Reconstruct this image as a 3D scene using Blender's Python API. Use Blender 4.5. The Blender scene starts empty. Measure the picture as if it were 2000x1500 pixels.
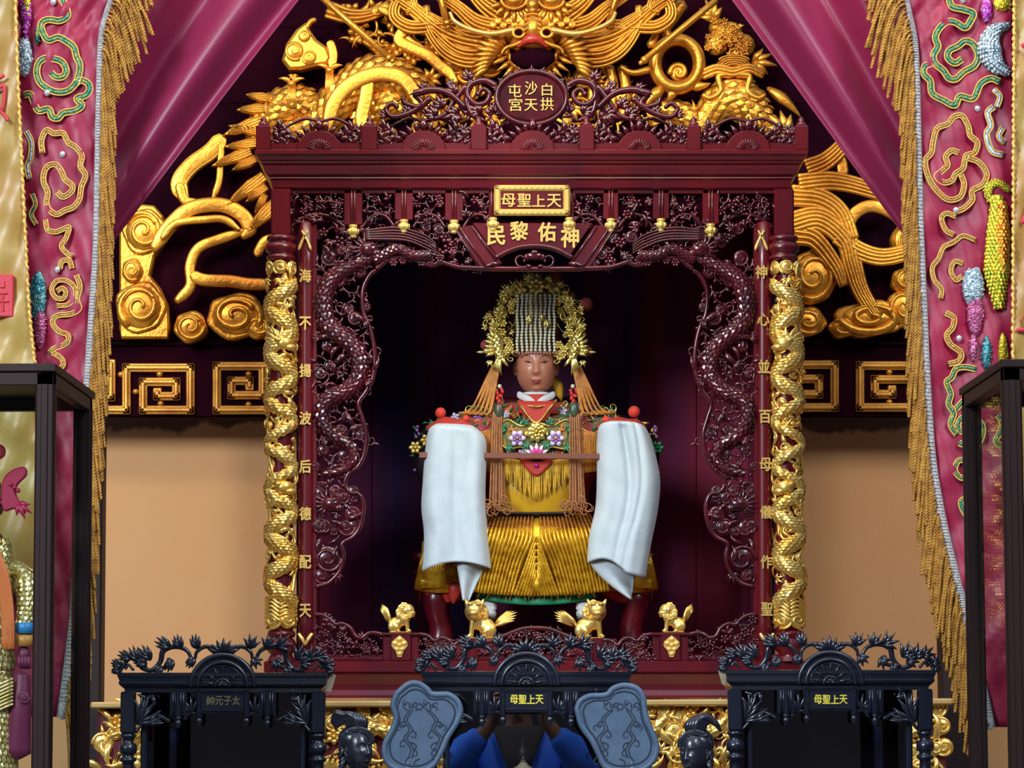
import bpy, math, random
import numpy as np
from mathutils import Vector, Matrix
from mathutils.geometry import tessellate_polygon
PI = math.pi
SC = bpy.context.scene
COL = SC.collection

# ------------------------------------------------------------------ camera
F = 6000.0
CAM = np.array([0.0, -6.0, 1.6])
PIT = math.atan(615 / 6000.0)
ROL = math.radians(0.25)
_f = np.array([0, math.cos(PIT), math.sin(PIT)])
_r0 = np.array([1.0, 0, 0])
_u0 = np.array([0, -math.sin(PIT), math.cos(PIT)])
_r = _r0 * math.cos(ROL) - _u0 * math.sin(ROL)
_u = _u0 * math.cos(ROL) + _r0 * math.sin(ROL)
cd = bpy.data.cameras.new('camera')
cd.sensor_width = 36
cd.lens = 108
cd.clip_start = 0.05
cam = bpy.data.objects.new('camera', cd)
COL.objects.link(cam)
cam.matrix_world = Matrix(((_r[0], _u[0], -_f[0], CAM[0]), (_r[1], _u[1], -_f[1], CAM[1]), (_r[2], _u[2], -_f[2], CAM[2]), (0, 0, 0, 1)))
SC.camera = cam

# ------------------------------------------------------------------ light
SC.view_settings.view_transform = 'Standard'
SC.view_settings.look = 'None'
SC.view_settings.exposure = 0.0
SC.view_settings.gamma = 1.0
SC.view_settings.use_curve_mapping = False
wd = bpy.data.worlds.new('hall_light')
SC.world = wd
wd.use_nodes = True
_wn = wd.node_tree
_tc = _wn.nodes.new('ShaderNodeTexCoord')
_sx = _wn.nodes.new('ShaderNodeSeparateXYZ')
_wr = _wn.nodes.new('ShaderNodeValToRGB')   # dim hall at eye level, daylight from the skylights above
_wr.color_ramp.elements[0].position = 0.30
_wr.color_ramp.elements[0].color = (.07, .055, .05, 1)
_wr.color_ramp.elements[1].position = .95
_wr.color_ramp.elements[1].color = (.65, .85, 1.3, 1)
_e = _wr.color_ramp.elements.new(.62)
_e.color = (.045, .05, .075, 1)
_mp = _wn.nodes.new('ShaderNodeMapRange')
_mp.inputs['From Min'].default_value = -1
_wn.links.new(_tc.outputs['Generated'], _sx.inputs[0])
_wn.links.new(_sx.outputs['Z'], _mp.inputs['Value'])
_wn.links.new(_mp.outputs['Result'], _wr.inputs['Fac'])
_wn.links.new(_wr.outputs['Color'], _wn.nodes['Background'].inputs[0])
_wn.nodes['Background'].inputs[1].default_value = 0.9


def area(name, loc, aim, sx, sy, power, color):
    l = bpy.data.lights.new(name, 'AREA')
    l.shape = 'RECTANGLE'
    l.size = sx
    l.size_y = sy
    l.energy = power
    l.color = color
    o = bpy.data.objects.new(name, l)
    COL.objects.link(o)
    o.location = loc
    d = Vector(aim) - Vector(loc)
    o.rotation_euler = d.to_track_quat('-Z', 'Y').to_euler()
    return o


area('entrance_daylight', (-3.4, -6.2, 4.6), (0, 0, 2.0), 1.7, 1.7, 470, (0.84, 0.92, 1.0))
area('skylight', (2.6, -4.6, 5.2), (0, 0, 2.0), 1.6, 1.6, 190, (0.9, 0.95, 1.0))
area('altar_lamp', (-0.3, -0.7, 3.5), (0, 0.7, 2.3), 1.8, 0.3, 24, (1.0, 0.82, 0.55))

# ------------------------------------------------------------------ helpers


def W(u, v, y):
    u = np.asarray(u, float)
    v = np.asarray(v, float)
    a = (u - 1000) / F
    b = (750 - v) / F
    dx = _f[0] + _r[0] * a + _u[0] * b
    dy = _f[1] + _r[1] * a + _u[1] * b
    dz = _f[2] + _r[2] * a + _u[2] * b
    t = (y - CAM[1]) / dy
    return np.stack([CAM[0] + dx * t, CAM[1] + dy * t, CAM[2] + dz * t], -1)


def cr(pts, n):
    """smooth curve through the points"""
    p = np.asarray(pts, float)
    k = len(p)
    if k == 2:
        t = np.linspace(0, 1, n)[:, None]
        return p[0] * (1 - t) + p[1] * t
    ext = np.vstack([2 * p[0] - p[1], p, 2 * p[-1] - p[-2]])
    t = np.linspace(0, k - 1 - 1e-9, n)
    i = t.astype(int)
    f = (t - i)[:, None]
    a, b, c, d = ext[i], ext[i + 1], ext[i + 2], ext[i + 3]
    return 0.5 * (2 * b + (c - a) * f + (2 * a - 5 * b + 4 * c - d) * f ** 2 + (3 * b - a - 3 * c + d) * f ** 3)


def P3(pts, d=0.0):
    """give 2-D points a depth"""
    return [(p[0], p[1], p[2] if len(p) > 2 else d) for p in pts]


class MB:
    """collects shapes in photo-plane units: u right, v down, d towards the viewer"""

    def __init__(s, y0=None):
        s.y0 = y0
        s.V = []
        s.Q = []
        s.S = []
        s.M = []
        s.n = 0
        s.mat = 0
        s.wrap = None

    def add(s, v, faces, smooth=True):
        v = np.asarray(v, float)
        if s.wrap:
            c, R, xs = s.wrap
            a = (v[:, 0]) / R
            v = np.stack([c + (R + v[:, 2]) * np.sin(a), v[:, 1], (R + v[:, 2]) * np.cos(a)], -1)
        s.V.append(v)
        for f in faces:
            f = np.asarray(f, int)
            if f.size == 0:
                continue
            s.Q.append(f + s.n)
            s.S.append(smooth)
            s.M.append(s.mat)
        s.n += len(v)

    def grid(s, g, cu=False, cv=False, smooth=True):
        g = np.asarray(g, float)
        m, n = g.shape[:2]
        i = np.arange(m if cu else m - 1)[:, None]
        j = np.arange(n if cv else n - 1)[None, :]
        i2 = (i + 1) % m
        j2 = (j + 1) % n
        f = np.stack([i * n + j, i * n + j2, i2 * n + j2, i2 * n + j], -1).reshape(-1, 4)
        s.add(g.reshape(-1, 3), [f], smooth)

    def tube(s, pts, r, rb=None, n=8, closed=False, sq=1.0):
        """tube lying in the photo plane; r in-plane half width, rb half depth"""
        p = np.asarray(P3(pts), float)
        m = len(p)
        r = np.broadcast_to(np.asarray(r, float), (m,)).copy()
        rb = r * 1.0 if rb is None else np.broadcast_to(np.asarray(rb, float), (m,)).copy()
        if closed:
            T = np.roll(p, -1, 0) - np.roll(p, 1, 0)
        else:
            T = np.gradient(p, axis=0)
        T /= np.linalg.norm(T, axis=1)[:, None] + 1e-9
        N = np.stack([-T[:, 1], T[:, 0], np.zeros(m)], -1)
        nl = np.linalg.norm(N, axis=1)
        N[nl < 1e-4] = (1, 0, 0)
        N /= np.linalg.norm(N, axis=1)[:, None]
        B = np.cross(T, N)
        B *= np.where(B[:, 2:3] < 0, -1, 1)
        a = np.arange(n) * 2 * PI / n
        if not closed:
            p = np.vstack([p[:1] - T[:1] * r[0] * .5, p, p[-1:] + T[-1:] * r[-1] * .5])
            N = np.vstack([N[:1], N, N[-1:]])
            B = np.vstack([B[:1], B, B[-1:]])
            r = np.concatenate([[r[0] * .15], r, [r[-1] * .15]])
            rb = np.concatenate([[rb[0] * .15], rb, [rb[-1] * .15]])
        ca, sa = np.cos(a), np.sin(a)
        if sq != 1.0:
            ca, sa = np.sign(ca) * np.abs(ca) ** sq, np.sign(sa) * np.abs(sa) ** sq
        g = p[:, None] + N[:, None] * (r[:, None] * ca)[..., None] + B[:, None] * (rb[:, None] * sa)[..., None]
        s.grid(g, cu=closed, cv=True)
        return p

    def tube3(s, pts, r, n=8):
        p = np.asarray(pts, float)
        m = len(p)
        r = np.broadcast_to(np.asarray(r, float), (m,))
        T = np.gradient(p, axis=0)
        T /= np.linalg.norm(T, axis=1)[:, None] + 1e-9
        N = np.zeros_like(p)
        x = np.array([1.0, 0, 0]) if abs(T[0, 0]) < .8 else np.array([0, 1.0, 0])
        for i in range(m):
            x = x - T[i] * x.dot(T[i])
            x /= np.linalg.norm(x)
            N[i] = x
        B = np.cross(T, N)
        a = np.arange(n) * 2 * PI / n
        p2 = np.vstack([p[:1] - T[:1] * r[0] * .4, p, p[-1:] + T[-1:] * r[-1] * .4])
        N = np.vstack([N[:1], N, N[-1:]])
        B = np.vstack([B[:1], B, B[-1:]])
        r = np.concatenate([[r[0] * .2], r, [r[-1] * .2]])
        g = p2[:, None] + (N[:, None] * np.cos(a)[:, None] + B[:, None] * np.sin(a)[:, None]) * r[:, None, None]
        s.grid(g, cv=True)

    def ball(s, c, r, n=8, m=6):
        r = np.broadcast_to(np.asarray(r, float), (3,))
        t = np.linspace(0.02, PI - .02, m)[:, None]
        a = (np.arange(n) * 2 * PI / n)[None, :]
        g = np.stack([c[0] + r[0] * np.sin(t) * np.cos(a), c[1] + r[1] * np.cos(t) + 0 * a, c[2] + r[2] * np.sin(t) * np.sin(a)], -1)
        s.grid(g, cv=True)

    def box(s, u0, v0, u1, v1, d0, d1, b=1.0):
        b = min(b, abs(u1 - u0) * .45, abs(v1 - v0) * .45, abs(d1 - d0) * .45)
        lo = np.array([min(u0, u1), min(v0, v1), min(d0, d1)], float)
        hi = np.array([max(u0, u1), max(v0, v1), max(d0, d1)], float)
        vs = []
        ix = {}
        for cx in (0, 1):
            for cy in (0, 1):
                for cz in (0, 1):
                    for ax in range(3):
                        c = [cx, cy, cz]
                        p = [0, 0, 0]
                        for k in range(3):
                            e = lo[k] if c[k] == 0 else hi[k]
                            if k != ax:
                                e += b if c[k] == 0 else -b
                            p[k] = e
                        ix[(cx, cy, cz, ax)] = len(vs)
                        vs.append(p)
        q = []
        t = []
        for ax in range(3):
            o = [k for k in range(3) if k != ax]
            for sd in (0, 1):
                f = []
                for a, bb in ((0, 0), (1, 0), (1, 1), (0, 1)):
                    c = [0, 0, 0]
                    c[ax] = sd
                    c[o[0]] = a
                    c[o[1]] = bb
                    f.append(ix[(*c, ax)])
                q.append(f)
            for a in (0, 1):
                for bb in (0, 1):
                    c0 = [0, 0, 0]
                    c1 = [0, 0, 0]
                    c0[o[0]] = c1[o[0]] = a
                    c0[o[1]] = c1[o[1]] = bb
                    c1[ax] = 1
                    q.append([ix[(*c0, o[0])], ix[(*c1, o[0])], ix[(*c1, o[1])], ix[(*c0, o[1])]])
        for cx in (0, 1):
            for cy in (0, 1):
                for cz in (0, 1):
                    t.append([ix[(cx, cy, cz, k)] for k in range(3)])
        s.add(vs, [q, t], False)

    def lathe(s, cu, prof, n=20, cd=0.0, sm=True):
        """turned shape about a vertical axis; prof = (v, radius)"""
        pr = np.asarray(prof, float)
        a = (np.arange(n) * 2 * PI / n)[None, :]
        v = pr[:, :1]
        r = pr[:, 1:2]
        g = np.stack([cu + r * np.cos(a), v + 0 * a, cd + r * np.sin(a)], -1)
        s.grid(g, cv=True, smooth=sm)

    def prism(s, outline, d0, d1, bev=0.0, smooth=False):
        """solid plate with the given outline; bev insets the front edge"""
        o = np.asarray(outline, float)[:, :2]
        k = len(o)
        tri = tessellate_polygon([[Vector((p[0], p[1], 0)) for p in o]])
        if bev:
            e = np.roll(o, -1, 0) - np.roll(o, 1, 0)
            nn = np.stack([-e[:, 1], e[:, 0]], -1)
            nn /= np.linalg.norm(nn, axis=1)[:, None] + 1e-9
            ar = 0.5 * np.sum(o[:, 0] * np.roll(o[:, 1], -1) - np.roll(o[:, 0], -1) * o[:, 1])
            fr = o + nn * (bev if ar > 0 else -bev)
            rings = [(o, d0), (o, d1 - bev), (fr, d1)]
        else:
            rings = [(o, d0), (o, d1)]
        v = np.vstack([np.column_stack([r, np.full(k, d)]) for r, d in rings])
        i = np.arange(k)
        j = (i + 1) % k
        q = [np.stack([i + a * k, j + a * k, j + (a + 1) * k, i + (a + 1) * k], -1) for a in range(len(rings) - 1)]
        top = np.asarray(tri) + k * (len(rings) - 1)
        s.add(v, [np.vstack(q), np.asarray(tri), top], smooth)

    def mould(s, u0, u1, prof, depth, d0=0.0):
        """moulding with mitred ends: prof = (v, out); wraps front, left and right"""
        pr = np.asarray(prof, float)
        v = []
        for y, o in pr:
            v += [(u0 - o, y, d0 - depth), (u0 - o, y, d0 + o), (u1 + o, y, d0 + o), (u1 + o, y, d0 - depth)]
        q = []
        m = len(pr)
        for i in range(m - 1):
            for j in range(3):
                q.append([i * 4 + j, i * 4 + j + 1, i * 4 + 5 + j, i * 4 + 4 + j])
            q.append([i * 4 + 3, i * 4, i * 4 + 4, i * 4 + 7])
        q.append([0, 1, 2, 3])
        k = (m - 1) * 4
        q.append([k, k + 1, k + 2, k + 3])
        s.add(v, [q], False)

    # ---- carved vocabulary
    def scales(s, path, r, size, rb=None, a0=15, a1=165, rows=None, lift=.35):
        p = np.asarray(P3(path), float)
        m = len(p)
        r = np.broadcast_to(np.asarray(r, float), (m,))
        rb = r if rb is None else np.broadcast_to(np.asarray(rb, float), (m,))
        seg = np.linalg.norm(np.diff(p, axis=0), axis=1)
        L = np.concatenate([[0], np.cumsum(seg)])
        k = max(2, int(L[-1] / (size * 1.25)))
        ls = np.linspace(0, L[-1], k)
        q = np.stack([np.interp(ls, L, p[:, c]) for c in range(3)], -1)
        rr = np.interp(ls, L, r)
        rbb = np.interp(ls, L, rb)
        T = np.gradient(q, axis=0)
        T /= np.linalg.norm(T, axis=1)[:, None] + 1e-9
        N = np.stack([-T[:, 1], T[:, 0], np.zeros(k)], -1)
        N /= np.linalg.norm(N, axis=1)[:, None] + 1e-9
        B = np.tile([0, 0, 1.0], (k, 1))
        ta = np.arange(8) * 2 * PI / 8
        C = []
        for i in range(k):
            ra = rr[i]
            nr = max(2, int((a1 - a0) / 180 * PI * ra / (size * 1.35)))
            sz = size * min(1, max(.45, ra / (size * 1.6)))
            for j in range(nr + (i % 2)):
                ph = math.radians(a0 + (a1 - a0) * (j + (.5 if i % 2 == 0 else 0)) / nr)
                nrm = N[i] * math.cos(ph) + B[i] * math.sin(ph)
                sd = np.cross(T[i], nrm)
                c = q[i] + N[i] * ra * math.cos(ph) + B[i] * rbb[i] * math.sin(ph)
                C.append((c, T[i], sd, nrm, sz))
        if not C:
            return
        nC = len(C)
        c = np.array([x[0] for x in C])
        t = np.array([x[1] for x in C])
        sd = np.array([x[2] for x in C])
        nn = np.array([x[3] for x in C])
        sz = np.array([x[4] for x in C])[:, None]
        vs = [c + nn * sz * lift + t * sz * .25]
        for a in ta:
            vs.append(c + (t * math.cos(a) * 1.1 + sd * math.sin(a) * .82) * sz + nn * sz * (lift * .75 * max(0, math.cos(a)) - .12))
        v = np.stack(vs, 1)
        base = np.arange(nC)[:, None] * 9
        f = []
        for i in range(8):
            f.append(np.hstack([base, base + 1 + i, base + 1 + (i + 1) % 8]))
        s.add(v.reshape(-1, 3), [np.vstack(f)], False)

    def leaf(s, u, v, ang, L, w, curl=0.0, d=0.0, rise=0.0, th=None, n=6, k=9, rnd=False):
        t = np.linspace(0, 1, k)
        a = ang + curl * t
        st = L / (k - 1)
        x = u + np.concatenate([[0], np.cumsum(np.cos(a[:-1]) * st)])
        y = v + np.concatenate([[0], np.cumsum(np.sin(a[:-1]) * st)])
        z = d + rise * np.sin(t * PI * .8)
        if rnd:
            r = w * (np.sin(PI * np.clip(t * .93 + .07, 0, 1)) ** .8) + .25
        else:
            r = w * np.where(t < .4, .35 + .65 * np.sin(t / .4 * PI / 2), np.maximum(0, 1 - (t - .4) / .6) ** .85) + .15
        s.tube(np.stack([x, y, z], -1), r, (th or w * .6) * np.maximum(r / w, .2), n=n)

    def vine(s, u, v, ang, L, curl, r, d=0.0, pw=1.6, k=26, ball=True, n=6, leaves=0, lw=0, sgn=0, rb=None):
        t = np.linspace(0, 1, k)
        a = ang + curl * t ** pw
        st = L / (k - 1) * (1.25 - .6 * t)
        x = u + np.concatenate([[0], np.cumsum(np.cos(a[:-1]) * st[:-1])])
        y = v + np.concatenate([[0], np.cumsum(np.sin(a[:-1]) * st[:-1])])
        p = np.stack([x, y, d + 0 * x], -1)
        rr = r * (1 - .55 * t)
        s.tube(p, rr, rr if rb is None else rb * (1 - .4 * t), n=n)
        if ball:
            s.ball((x[-1], y[-1], d + .2 * r), r * .95, 7, 5)
        for i in range(leaves):
            j = int((i + .6) / (leaves + .3) * k * .7)
            sg = sgn or (1 if i % 2 else -1)
            s.leaf(x[j], y[j], a[j] + sg * .9, lw * 2.6, lw * .62, sg * .8, d + .3 * r, rise=lw * .3)
        return p

    def flower(s, u, v, r, d=0.0, k=6, a0=0.0):
        for i in range(k):
            a = a0 + i * 2 * PI / k
            s.leaf(u + .2 * r * math.cos(a), v + .2 * r * math.sin(a), a, r * .95, r * .38, 0, d, rise=r * .25, k=6, rnd=True)
        s.ball((u, v, d + r * .3), r * .3, 7, 5)

    def fan(s, u, v, ang, L, k=5, spread=1.8, w=None, d=0.0, rise=None):
        for i in range(k):
            f = (i / (k - 1) - .5) if k > 1 else 0
            s.leaf(u, v, ang + f * spread, L * (1 - .45 * abs(f) * 1.6), w or L * .17, f * .9, d, rise=L * .18 if rise is None else rise)

    def fill(s, inside, bb, step, seed, rmin=1.6, rmax=2.6, dmin=0, dmax=8, size=1.0, kinds='vvlf'):
        R = random.Random(seed)
        u0, v0, u1, v1 = bb
        v = v0 + step * .5
        row = 0
        while v < v1:
            u = u0 + step * (.5 if row % 2 else .15)
            while u < u1:
                x = u + R.uniform(-.35, .35) * step
                y = v + R.uniform(-.35, .35) * step
                if inside is None or inside(x, y):
                    k = R.choice(kinds)
                    a = R.uniform(0, 2 * PI)
                    d = R.uniform(dmin, dmax)
                    sg = R.choice((-1, 1))
                    z = step * size * R.uniform(.8, 1.25)
                    if k == 'v':
                        s.vine(x - math.cos(a) * z * .6, y - math.sin(a) * z * .6, a, z * 2.3, sg * R.uniform(4.5, 7.5), R.uniform(rmin, rmax), d, k=18, leaves=2, lw=z * .22, sgn=-sg)
                    elif k == 'l':
                        s.fan(x, y, a, z * 1.15, R.choice((3, 4, 5)), R.uniform(1.2, 2.2), d=d)
                    elif k == 'f':
                        s.flower(x, y, z * .55, d, R.choice((5, 6)), a)
                    elif k == 'c':
                        s.swirl(x, y, z * .62, d=d, a0=a, sg=sg)
                    elif k == 'b':
                        s.leaf(x, y, a, z * 1.6, z * .2, sg * 1.6, d, rise=z * .3)
                u += step
            v += step * .86
            row += 1

    def swirl(s, u, v, r, d=0.0, turns=1.6, a0=0.0, sg=1, w=None, asp=1.0, n=7):
        """a cloud curl: a tapering spiral ridge over a domed disc"""
        k = 34
        t = np.linspace(0, 1, k)
        a = a0 + sg * t * turns * 2 * PI
        rr = r * (1 - .86 * t)
        w = w or r * .17
        p = np.stack([u + rr * np.cos(a), v + rr * np.sin(a) * asp, d + t * r * .22], -1)
        s.tube(p, w * (1 - .5 * t), w * (1.15 - .5 * t), n=n)
        s.ball((u, v, d - r * .12), (r, r * asp, r * .3), 16, 7)

    def strands(s, pts, width, k, r, taper=.25, n=5, m=28, rb=None, wave=0.0):
        """a grooved band: k parallel ridges that close up towards the end; pts may hold (u,v,d)"""
        c = cr(P3(pts), m)
        T = np.gradient(c, axis=0)
        N = np.stack([-T[:, 1], T[:, 0], np.zeros(m)], -1)
        N /= np.linalg.norm(N, axis=1)[:, None] + 1e-9
        t = np.linspace(0, 1, m)
        wt = width * (1 - (1 - taper) * t ** 1.5)
        for i in range(k):
            f = (i / (k - 1) - .5) if k > 1 else 0
            q = c + N * (wt * f)[:, None]
            q[:, 2] += (1 - (2 * f) ** 2) * width * .12 + (wave * ((i * 37) % 5 - 2))
            s.tube(q, r * (1 - (1 - taper) * .6 * t), None if rb is None else rb, n=n)

    # ---- output
    def data(s):
        V = np.vstack(s.V)
        if s.y0 is not None:
            sc = (s.y0 - CAM[1]) / F
            X = W(V[:, 0], V[:, 1], s.y0)
            X[:, 1] -= V[:, 2] * sc
            V = X
        return V

    def build(s, name, mat, parent=None, solid=0.0, sub=0, label=None, fuse=0.0, smooth_it=0):
        V = s.data()
        off = np.zeros(3)
        if parent is not None:
            p = parent
            while p is not None:
                off += np.array(p.location)
                p = p.parent
        V = V - off
        me = bpy.data.meshes.new(name)
        cnt = [(len(q), q.shape[1]) for q in s.Q]
        nl = sum(a * b for a, b in cnt)
        npol = sum(a for a, b in cnt)
        me.vertices.add(len(V))
        me.vertices.foreach_set('co', V.ravel())
        me.loops.add(nl)
        me.loops.foreach_set('vertex_index', np.concatenate([q.ravel() for q in s.Q]).astype(np.int32))
        tot = np.concatenate([np.full(a, b) for a, b in cnt])
        me.polygons.add(npol)
        me.polygons.foreach_set('loop_start', np.concatenate([[0], np.cumsum(tot)[:-1]]).astype(np.int32))
        me.polygons.foreach_set('use_smooth', np.concatenate([np.full(a, sm) for (a, b), sm in zip(cnt, s.S)]))
        me.polygons.foreach_set('material_index', np.concatenate([np.full(a, m) for (a, b), m in zip(cnt, s.M)]).astype(np.int32))
        me.update(calc_edges=True)
        me.validate()
        for m in (mat if isinstance(mat, (list, tuple)) else [mat]):
            me.materials.append(m)
        o = bpy.data.objects.new(name, me)
        COL.objects.link(o)
        if parent is not None:
            o.parent = parent
        if fuse:
            md = o.modifiers.new('fuse', 'REMESH')
            md.mode = 'VOXEL'
            md.voxel_size = fuse
            md.use_smooth_shade = True
            if smooth_it:
                m2 = o.modifiers.new('soft', 'SMOOTH')
                m2.iterations = smooth_it
                m2.factor = .5
        if solid:
            md = o.modifiers.new('thickness', 'SOLIDIFY')
            md.thickness = solid
            md.offset = 0
        if sub:
            md = o.modifiers.new('sub', 'SUBSURF')
            md.levels = md.render_levels = sub
        if label:
            o['label'] = label
        return o


def thing(name, label, cat, u, v, y, group=None):
    o = bpy.data.objects.new(name, None)
    COL.objects.link(o)
    o.empty_display_size = .05
    o.location = W(u, v, y)
    return tag(o, label, cat, group)


def tag(o, label, cat, group=None, kind=None):
    if label:
        o['label'] = label
    if cat:
        o['category'] = cat
    if group:
        o['group'] = group
    if kind:
        o['kind'] = kind
    return o


def glyphs(mb, chars, d, th=2.0, bold=0.02):
    """writing: chars = (character, u, v, width, height) by their centres"""
    for ch, u, v, w, h in chars:
        cu = bpy.data.curves.new('glyph', 'FONT')
        cu.body = ch
        cu.size = 1
        cu.resolution_u = 3
        ob = bpy.data.objects.new('glyph', cu)
        COL.objects.link(ob)
        dg = bpy.context.evaluated_depsgraph_get()
        me = ob.evaluated_get(dg).to_mesh()
        n = len(me.vertices)
        if n:
            co = np.empty(n * 3)
            me.vertices.foreach_get('co', co)
            co = co.reshape(-1, 3)
            lo, hi = co[:, :2].min(0), co[:, :2].max(0)
            c = (lo + hi) / 2
            sx = w / max(.2, hi[0] - lo[0])
            sy = h / max(.2, hi[1] - lo[1])
            f = [list(p.vertices) for p in me.polygons]
            q = np.column_stack([u + (co[:, 0] - c[0]) * sx, v - (co[:, 1] - c[1]) * sy, np.full(n, d + th)])
            back = q.copy()
            back[:, 2] = d
            ed = {}
            for p in f:
                for a, b in zip(p, p[1:] + p[:1]):
                    ed[(a, b)] = 1
            rim = [(a, b, b + n, a + n) for a, b in ed if (b, a) not in ed]
            t3 = [p for p in f if len(p) == 3]
            t4 = [p for p in f if len(p) == 4]
            fs = [x for x in (t3, t4, rim) if x]
            for k, (du, dv) in enumerate(((0, 0), (1, 0), (-1, 0), (0, 1), (0, -1)) if bold > .015 else ((0, 0), (.7, 0), (-.7, 0))):
                o = np.array([du * bold * w, dv * bold * h, -.12 * k])
                mb.add(np.vstack([q + o, back]), fs, False)
        ob.to_mesh_clear()
        bpy.data.objects.remove(ob)
        bpy.data.curves.remove(cu)


def inpoly(poly):
    p = [(a[0], a[1]) for a in poly]

    def f(x, y):
        c = False
        j = len(p) - 1
        for i in range(len(p)):
            if (p[i][1] > y) != (p[j][1] > y) and x < (p[j][0] - p[i][0]) * (y - p[i][1]) / (p[j][1] - p[i][1] + 1e-12) + p[i][0]:
                c = not c
            j = i
        return c
    return f


def arc(cu, cv, r, a0, a1, n=16, asp=1.0):
    return [(cu + r * math.cos(math.radians(a0 + (a1 - a0) * i / (n - 1))), cv + r * asp * math.sin(math.radians(a0 + (a1 - a0) * i / (n - 1)))) for i in range(n)]


def mir(pts, c):
    return [(2 * c - p[0], *p[1:]) for p in pts]


# ------------------------------------------------------------------ materials


def mat(name, col, rough=.5, metal=0.0, col2=None, scale=40, bump=0.0, bscale=200, coat=0.0, sheen=0.0, spec=None, detail=4, mixlo=.4, mixhi=.65, stretch=None, aniso=0.0, emit=None):
    m = bpy.data.materials.new(name)
    m.use_nodes = True
    nt = m.node_tree
    b = nt.nodes['Principled BSDF']
    b.inputs['Base Color'].default_value = (*col, 1)
    b.inputs['Roughness'].default_value = rough
    b.inputs['Metallic'].default_value = metal
    b.inputs['Coat Weight'].default_value = coat
    b.inputs['Coat Roughness'].default_value = .12
    if sheen:
        b.inputs['Sheen Weight'].default_value = sheen
        b.inputs['Sheen Tint'].default_value = (*[min(1, c * 1.5 + .2) for c in col], 1)
    if spec is not None:
        b.inputs['Specular IOR Level'].default_value = spec
    tc = nt.nodes.new('ShaderNodeTexCoord')
    src = tc.outputs['Object']
    if stretch:
        mp = nt.nodes.new('ShaderNodeMapping')
        mp.inputs['Scale'].default_value = stretch
        nt.links.new(src, mp.inputs['Vector'])
        src = mp.outputs['Vector']
    if col2 is not None:
        n = nt.nodes.new('ShaderNodeTexNoise')
        n.inputs['Scale'].default_value = scale
        n.inputs['Detail'].default_value = detail
        r = nt.nodes.new('ShaderNodeValToRGB')
        r.color_ramp.elements[0].position = mixlo
        r.color_ramp.elements[1].position = mixhi
        r.color_ramp.elements[0].color = (*col, 1)
        r.color_ramp.elements[1].color = (*col2, 1)
        nt.links.new(src, n.inputs['Vector'])
        nt.links.new(n.outputs['Fac'], r.inputs['Fac'])
        nt.links.new(r.outputs['Color'], b.inputs['Base Color'])
    if bump:
        n2 = nt.nodes.new('ShaderNodeTexNoise')
        n2.inputs['Scale'].default_value = bscale
        n2.inputs['Detail'].default_value = 3
        bp = nt.nodes.new('ShaderNodeBump')
        bp.inputs['Strength'].default_value = bump
        bp.inputs['Distance'].default_value = .002
        nt.links.new(src, n2.inputs['Vector'])
        nt.links.new(n2.outputs['Fac'], bp.inputs['Height'])
        nt.links.new(bp.outputs['Normal'], b.inputs['Normal'])
    return m


def glassmat(name, tint, refl, cap=1.0, rough=.0):
    m = bpy.data.materials.new(name)
    m.use_nodes = True
    nt = m.node_tree
    nt.nodes.clear()
    out = nt.nodes.new('ShaderNodeOutputMaterial')
    tr = nt.nodes.new('ShaderNodeBsdfTransparent')
    tr.inputs[0].default_value = (*tint, 1)
    gl = nt.nodes.new('ShaderNodeBsdfGlossy')
    gl.inputs['Roughness'].default_value = rough
    lw = nt.nodes.new('ShaderNodeFresnel')
    lw.inputs['IOR'].default_value = refl
    mx = nt.nodes.new('ShaderNodeMixShader')
    mn = nt.nodes.new('ShaderNodeMath')
    mn.operation = 'MINIMUM'
    mn.inputs[1].default_value = cap
    nt.links.new(lw.outputs[0], mn.inputs[0])
    nt.links.new(mn.outputs[0], mx.inputs[0])
    nt.links.new(tr.outputs[0], mx.inputs[1])
    nt.links.new(gl.outputs[0], mx.inputs[2])
    nt.links.new(mx.outputs[0], out.inputs[0])
    return m


LACQ = mat('red_lacquer', (.12, .004, .0085), .3, col2=(.07, .003, .009), scale=9, stretch=(1, 1, .12), coat=.15, bump=.06, bscale=60)
LACQD = mat('carved_red_lacquer', (.078, .0038, .009), .24, col2=(.035, .0025, .007), scale=30, coat=.5, bump=.1, bscale=180)
GOLD = mat('bright_gold_leaf', (1.0, .7, .2), .3, .75, col2=(.95, .54, .09), scale=18, bump=.15, bscale=160)
GOLDD = mat('old_gold_leaf', (.88, .4, .045), .36, .75, col2=(.4, .13, .012), scale=9, bump=.5, bscale=110, mixlo=.4, mixhi=.7)
GOLDP = mat('brass_gilding', (.9, .6, .16), .32, .45, bump=.1, bscale=300)
BLACKW = mat('black_lacquered_wood', (.006, .008, .017), .3, col2=(.01, .013, .026), scale=14, stretch=(1, 1, .2), coat=.4, bump=.12, bscale=90)
BOARD = mat('dark_maroon_board', (.02, .0025, .007), .9, col2=(.01, .002, .006), scale=6, spec=0)
INNER = mat('shrine_interior_boards', (.2, .016, .045), .6, spec=.15, col2=(.035, .02, .085), scale=2.2, stretch=(2.5, 1, .15))
# ------------------------------------------------------------------ the room


def wbox(name, x0, y0, z0, x1, y1, z1, m, kind='structure'):
    mb = MB()
    mb.box(x0, y0, x1, y1, z0, z1, 0.004)
    o = mb.build(name, m)
    if kind:
        o['kind'] = kind
    return o


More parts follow.
